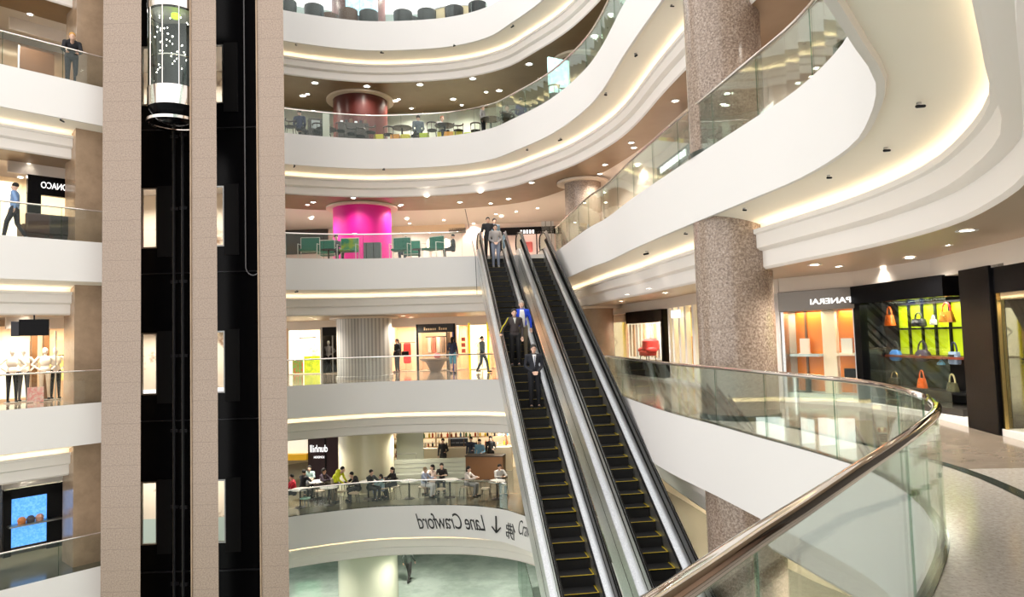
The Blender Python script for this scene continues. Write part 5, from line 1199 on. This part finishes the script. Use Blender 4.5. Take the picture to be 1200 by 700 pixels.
for mt_, x, o, lb in ((yl, 444, .5, 'pale yellow cube stool right of the maroon column'), (og, 463, .5, 'orange cube stool under the first black table'), (yl, 475, .55, 'yellow cube stool beside the orange one'), (lm, 497, .5, 'lime cube stool beside the person in grey'), (yl, 518, .5, 'yellow cube stool on the left of the pair below the second table'), (og, 526, .5, 'amber cube stool on the right of the pair below the second table'), (lm, 549, .9, 'lime cube stool behind the bent chair'), (yl, 536, .6, 'yellow cube stool under a black chair'), (yl, 613, .6, 'pale yellow cube stool under the person in navy shirt'), (lm, 638, .6, 'lime cube stool near the far end of the upper cafe')):
    s_ = cube_stool('cube_stool', lb, mt_); s_.location = at(x, 10, o + .45, 140); tag(s_, group='coloured cube stools of the upper cafe')
for x, o, rz, ps, tp, lb, hr in ((351, .8, PI, 'sit', (.02, .03, .09), 'person in navy seated at the pillar end of the upper cafe', 0), (490, .95, PI + .3, 'sit', (.10, .13, .16), 'person in grey seated with back to the balustrade of the upper cafe', 0), (517, 1.2, .5, 'sit_table', (.55, .53, .52), 'red haired person in pale shirt seated at the second table', 1), (566, 1.0, 1.2, 'open', (.35, .33, .33), 'person in grey standing by the right tables of the upper cafe', 0), (594, 1.2, .2, 'sit_table', (.05, .05, .06), 'dark haired person seated under the rising handrail', 0), (611, 1.0, PI - .5, 'sit', (.02, .03, .16), 'person in navy shirt seated at the rightmost black table', 0)):
    person(at(x, 10, o, 140), rz, lb, ps, tp, (.02, .02, .03), .018, hair=(.35, .08, .03) if hr else (.012, .010, .009), h=.82 if ps == 'open' else 1)
# machines and counters around the maroon column, pale banner, display at the far column
r, L = wallthing('service_counter', 396, 432, 10, 1.35, 0, 1.1, mat('dark_counter', (.06, .045, .035), .3), 'dark service counter in front of the maroon column', 'counter', .4, 140)
for k in range(6): MB().box(.1 + k * .2, .22 + k * .2, .1, .3, 1.1, 1.2 + .05 * (k % 3)).build('counter_item', [STEEL, DARK, BROWN][k % 3], r)
r, L = wallthing('service_counter', 362, 379, 10, 1.6, 0, 1.25, TEAK, 'dark cabinet with grey screen left of the maroon column', 'cabinet', .4, 140); MB().box(.1, L - .15, -.03, 0, .8, 1.15).build('grey_screen', mat('grey_screen', (.45, .5, .5), .3), r)
q = at(382, 10, .5, 140); r = empty('banner', q, .2, 'narrow pale standing banner left of the maroon column', 'banner'); MB().box(-.14, .14, -.01, .01, .05, 1.15).build('cloth', mat('pale_banner', (.75, .78, .66), .5), r); MB().box(-.17, .17, -.12, .12, 0, .05).build('base', STEEL, r)
q = at(655, 10, .9, 100); r = empty('display_screen', q, .5, 'bright glowing display screen at the second maroon column', 'display'); MB().box(-.45, .45, -.04, .04, .5, 1.9).build('screen', mat('cyan_screen', (.6, .9, .9), .3, emit=(.6, .95, .95), estr=.9, noise_=(4, (.1, .35, .2), .4, .6)), r); MB().box(-.05, .05, -.05, .05, 0, .5).build('post', DARK, r)
# top level -------------------------------------------------------------------
DG = mat('dark_grey_upholstery', (.045, .05, .055), .5); BRO = mat('brown_upholstery', (.12, .06, .035), .5)
def tub(m1):
    r = empty('tub_chair', (0, 0, 0), 0, 'x', 'chair'); MB().lathe([(0, .36), (.33, .36), (.36, .44), (0, .48)], 20).build('seat', m1, r, smooth=True)
    MB().lathe([(.34, .2), (.39, .3), (.41, .9), (.36, .93), (.33, .45)], 18, a0=-.1 * PI, a1=1.1 * PI).build('backrest', m1, r, smooth=True)
    for a in (.25, .75, 1.25, 1.75): MB().tube([(.25 * math.cos(a * PI), .25 * math.sin(a * PI), .38), (.3 * math.cos(a * PI), .3 * math.sin(a * PI), 0)], .02, 6).build('leg', TEAK, r)
    return r
t1, t2 = tub(DG), tub(BRO)
for pr, x, lb in ((t1, 336, 'dark tub chair at the pillar end of the top level'), (t1, 368, 'dark grey square backed tub chair second from the pillar on the top level'), (t2, 386, 'brownish tub chair low beside the dark one on the top level'), (t2, 408, 'brown backed tub chair left of the blue lit display'), (t1, 417, 'dark tub chair just left of the blue lit display'), (t1, 432, 'dark grey tub chair in front of the blue lit display'), (t1, 472, 'dark tub chair right of the blue lit display'), (t1, 481, 'dark tub chair second right of the blue lit display'), (t1, 500, 'dark tub chair third right of the blue lit display'), (t1, 532, 'dark tub chair near the right end of the top level'), (t1, 560, 'dark tub chair at the right end of the top level')):
    place(pr, USED, at(x, 15, 1.75 if x in (386, 417, 481) else 1.1, 10), PI + random.uniform(-.3, .3), lb, 'tub chairs on the top level')
q = at(424, 15, 1.6, 10); r = empty('display_screen', q, 0, 'cyan lit display behind the chairs of the top level', 'display'); MB().box(-.7, .7, -.05, .05, .4, 2.3).build('screen', mat('cyan_display', (.35, .75, .9), .3, emit=(.35, .8, 1), estr=.9, noise_=(3, (.8, .95, 1), .4, .6)), r); MB().box(-.7, .7, -.08, .08, 0, .4).build('plinth', DARK, r)
q = at(545, 15, 2.6, 10); r = empty('curved_counter', q, .1, 'curved cream and gold counter sweeping behind the top level chairs', 'counter'); MB().lathe([(2.2, 0), (2.2, 1.0), (2.35, 1.1), (2.5, 1.1), (2.5, 0)], 20, (0, 1.2, 0), a0=1.1 * PI, a1=1.75 * PI).build('counter_front', mat('cream_gold', (.8, .68, .42), .3), r, smooth=True); MB().lathe([(2.18, 1.1), (2.52, 1.1), (2.52, 1.15), (2.18, 1.15)], 20, (0, 1.2, 0), a0=1.1 * PI, a1=1.75 * PI).build('counter_top', STEEL, r)
# ------------------------------------------------------------------ lettering on the cafe level front
def on_front(txt, x0, x1, yb, size, F=-5, mirror=True, shear=.35, space=.9, extrude=.006, offset=0.0, width=None):
    me, W = text_mesh(txt, size, extrude, mirror, shear if not mirror else shear, space, offset)
    pts, ns = PATHS[F]
    i0 = min(range(len(pts)), key=lambda i: abs(px_of(V((pts[i][0], pts[i][1], F - .6)))[0] - x0)); i1 = min(range(len(pts)), key=lambda i: abs(px_of(V((pts[i][0], pts[i][1], F - .6)))[0] - x1) + (0 if i > 0 else 99))
    def arc(i): return sum((V(pts[k + 1][:2]) - V(pts[k][:2])).length for k in range(i))
    def s_of(x):
        for i in range(len(pts) - 1):
            a = px_of(V((pts[i][0], pts[i][1], F - .6)))[0]; b = px_of(V((pts[i + 1][0], pts[i + 1][1], F - .6)))[0]
            if a <= x <= b: return arc(i) + (x - a) / (b - a) * (V(pts[i + 1][:2]) - V(pts[i][:2])).length
        return 0
    s0, s1 = s_of(x0), s_of(x1)
    def pt(s):
        for i in range(len(pts) - 1):
            l = (V(pts[i + 1][:2]) - V(pts[i][:2])).length
            if s <= l: return V(pts[i][:2]).lerp(V(pts[i + 1][:2]), s / l), ns[i]
            s -= l
    zz = F - .02 - yb
    for v in me.vertices:
        s = s0 + v.co.x / W * (s1 - s0); p, n = pt(s); dep = v.co.z
        h = v.co.y; q = p - n * (.012 + dep); v.co = V((q.x, q.y, zz + h))
    me.materials.clear(); me.materials.append(SIGNB); o = bpy.data.objects.new('lettering', me); COL.objects.link(o); return o
def px_of(P):
    v = P - V((0, 0, EYE)); k = v.dot(_f); return 600 + FPX * v.dot(_r) / k, 350 - FPX * v.dot(_u) / k
o = on_front('Lane Crawford', 487, 569, .90, .88, shear=.45, offset=0); tag(o, 'long black mirror written script lettering on the cafe balcony front', 'lettering')
o = on_front('佛', 593, 604, .98, .66, shear=0); tag(o, 'black mirrored Chinese character at the corner of the cafe balcony front', 'lettering')
o = on_front('Craw', 608, 624, .72, .80, mirror=False, shear=.4, offset=-.012); tag(o, 'reflection of the script lettering imitated by short black letters right of the corner, beside the escalator', 'lettering')  # reflection in the glass imitated with solid letters on the front
g = empty('glass_screen', atz(607, 700, -10), 0, 'tall pale green glass screen standing on the ground floor beside the escalator', 'screen')
ga_, gb2 = atz(608, 690, -10), atd(632, 690, 22); gv = V((gb2.x - ga_.x, gb2.y - ga_.y)); g.location = ga_; g.rotation_euler = (0, 0, math.atan2(gv.y, gv.x))
for k in range(4): MB().box(gv.length * k / 4 + .01, gv.length * (k + 1) / 4 - .01, -.01, .01, 0, 2.6).build('glass_panel', glassm('screen_glass', (.80, .88, .84), 1.2), g); MB().box(gv.length * k / 4 - .01, gv.length * k / 4 + .01, -.012, .012, 0, 2.6).build('glass_joint', GLASSE, g)
# arrow
me_parts = MB().box(-.03, .03, -.02, 0, -.62, 0).box(-.025, .025, -.02, 0, 0, .30, Matrix.Translation((0, 0, -.64)) @ Matrix.Rotation(.75, 4, 'Y')).box(-.025, .025, -.02, 0, 0, .30, Matrix.Translation((0, 0, -.64)) @ Matrix.Rotation(-.75, 4, 'Y'))
pts, ns = PATHS[-5]; ia = max(i for i in range(len(pts)) if pts[i][0] < 3 and pts[i][1] > 20 and px_of(V((pts[i][0], pts[i][1], -5.6)))[0] < 582)
xa, xb = px_of(V((pts[ia][0], pts[ia][1], -5.6)))[0], px_of(V((pts[ia + 1][0], pts[ia + 1][1], -5.6)))[0]; pa = V(pts[ia][:2]).lerp(V(pts[ia + 1][:2]), (582 - xa) / (xb - xa))
o = me_parts.build('arrow', SIGNB); n_ = ns[ia]; o.matrix_world = Matrix.Translation((pa.x - n_.x * .03, pa.y - n_.y * .03, -5.28)) @ Matrix.Rotation(math.atan2(n_.y, n_.x) - PI / 2, 4, 'Z'); tag(o, 'black downward arrow beside the mirrored lettering', 'arrow')
# ------------------------------------------------------------------ ceiling details
cam_p = empty('security_camera', (0, 0, 0), 0, 'x', 'camera'); MB().lathe([(0, 0), (.05, 0), (.05, -.03), (0, -.03)], 12).build('mount', STEELD, cam_p); MB().cap((0, .04, -.07), (0, -.10, -.10), .035, .03).build('camera_body', BLACKM, cam_p)
for x, y, F, lb in ((758, 296, 5, 'small black camera under the long white balcony left of the granite column'), (803, 274, 5, 'small dark fitting in the cove just left of the granite column'), (872, 246, 5, 'small dark fitting in the cove above the granite column'), (1077, 124, 5, 'small dark sprinkler high in the near cove'), (1038, 176, 5, 'small dark sprinkler lower in the near cove'), (971, 208, 5, 'small dark fitting near the fascia edge over the orange shop'),
                (347, 52, 15, 'dark fitting in the top cove at the pillar end'), (447, 61, 15, 'dark fitting in the middle of the top cove'), (532, 53, 15, 'dark fitting in the right of the top cove'), (601, 30, 15, 'dark fitting near the bend of the top cove'),
                (345, 194, 10, 'dark fitting in the upper cafe cove at the pillar end'), (450, 198, 10, 'dark fitting in the middle of the upper cafe cove'), (618, 175, 10, 'dark fitting in the upper cafe cove before the bend'), (657, 163, 10, 'dark fitting at the bend of the upper cafe cove'), (710, 110, 10, 'dark fitting in the rising cove'), (745, 64, 10, 'dark fitting high in the rising cove'), (787, 7, 10, 'topmost dark fitting in the rising cove'), (348, 341, 5, 'dark fitting under the green chair balcony'), (72, 140, 10, 'dark fitting under the topmost left balcony')):
    p = atz(x, y, F - 1.33); place(cam_p, USED, (p.x, p.y, p.z + .03), random.uniform(0, 6), lb, 'small dark ceiling fittings', .8 if p.y > 15 else .45)
tag(MB().tube([atd(545, 245, 27.0), atd(557, 300, 26.9), atd(559, 345, 26.8)], .012, 6).build('hanging_cable', DARK), 'thin dark cable hanging left of the escalator head', 'cable')
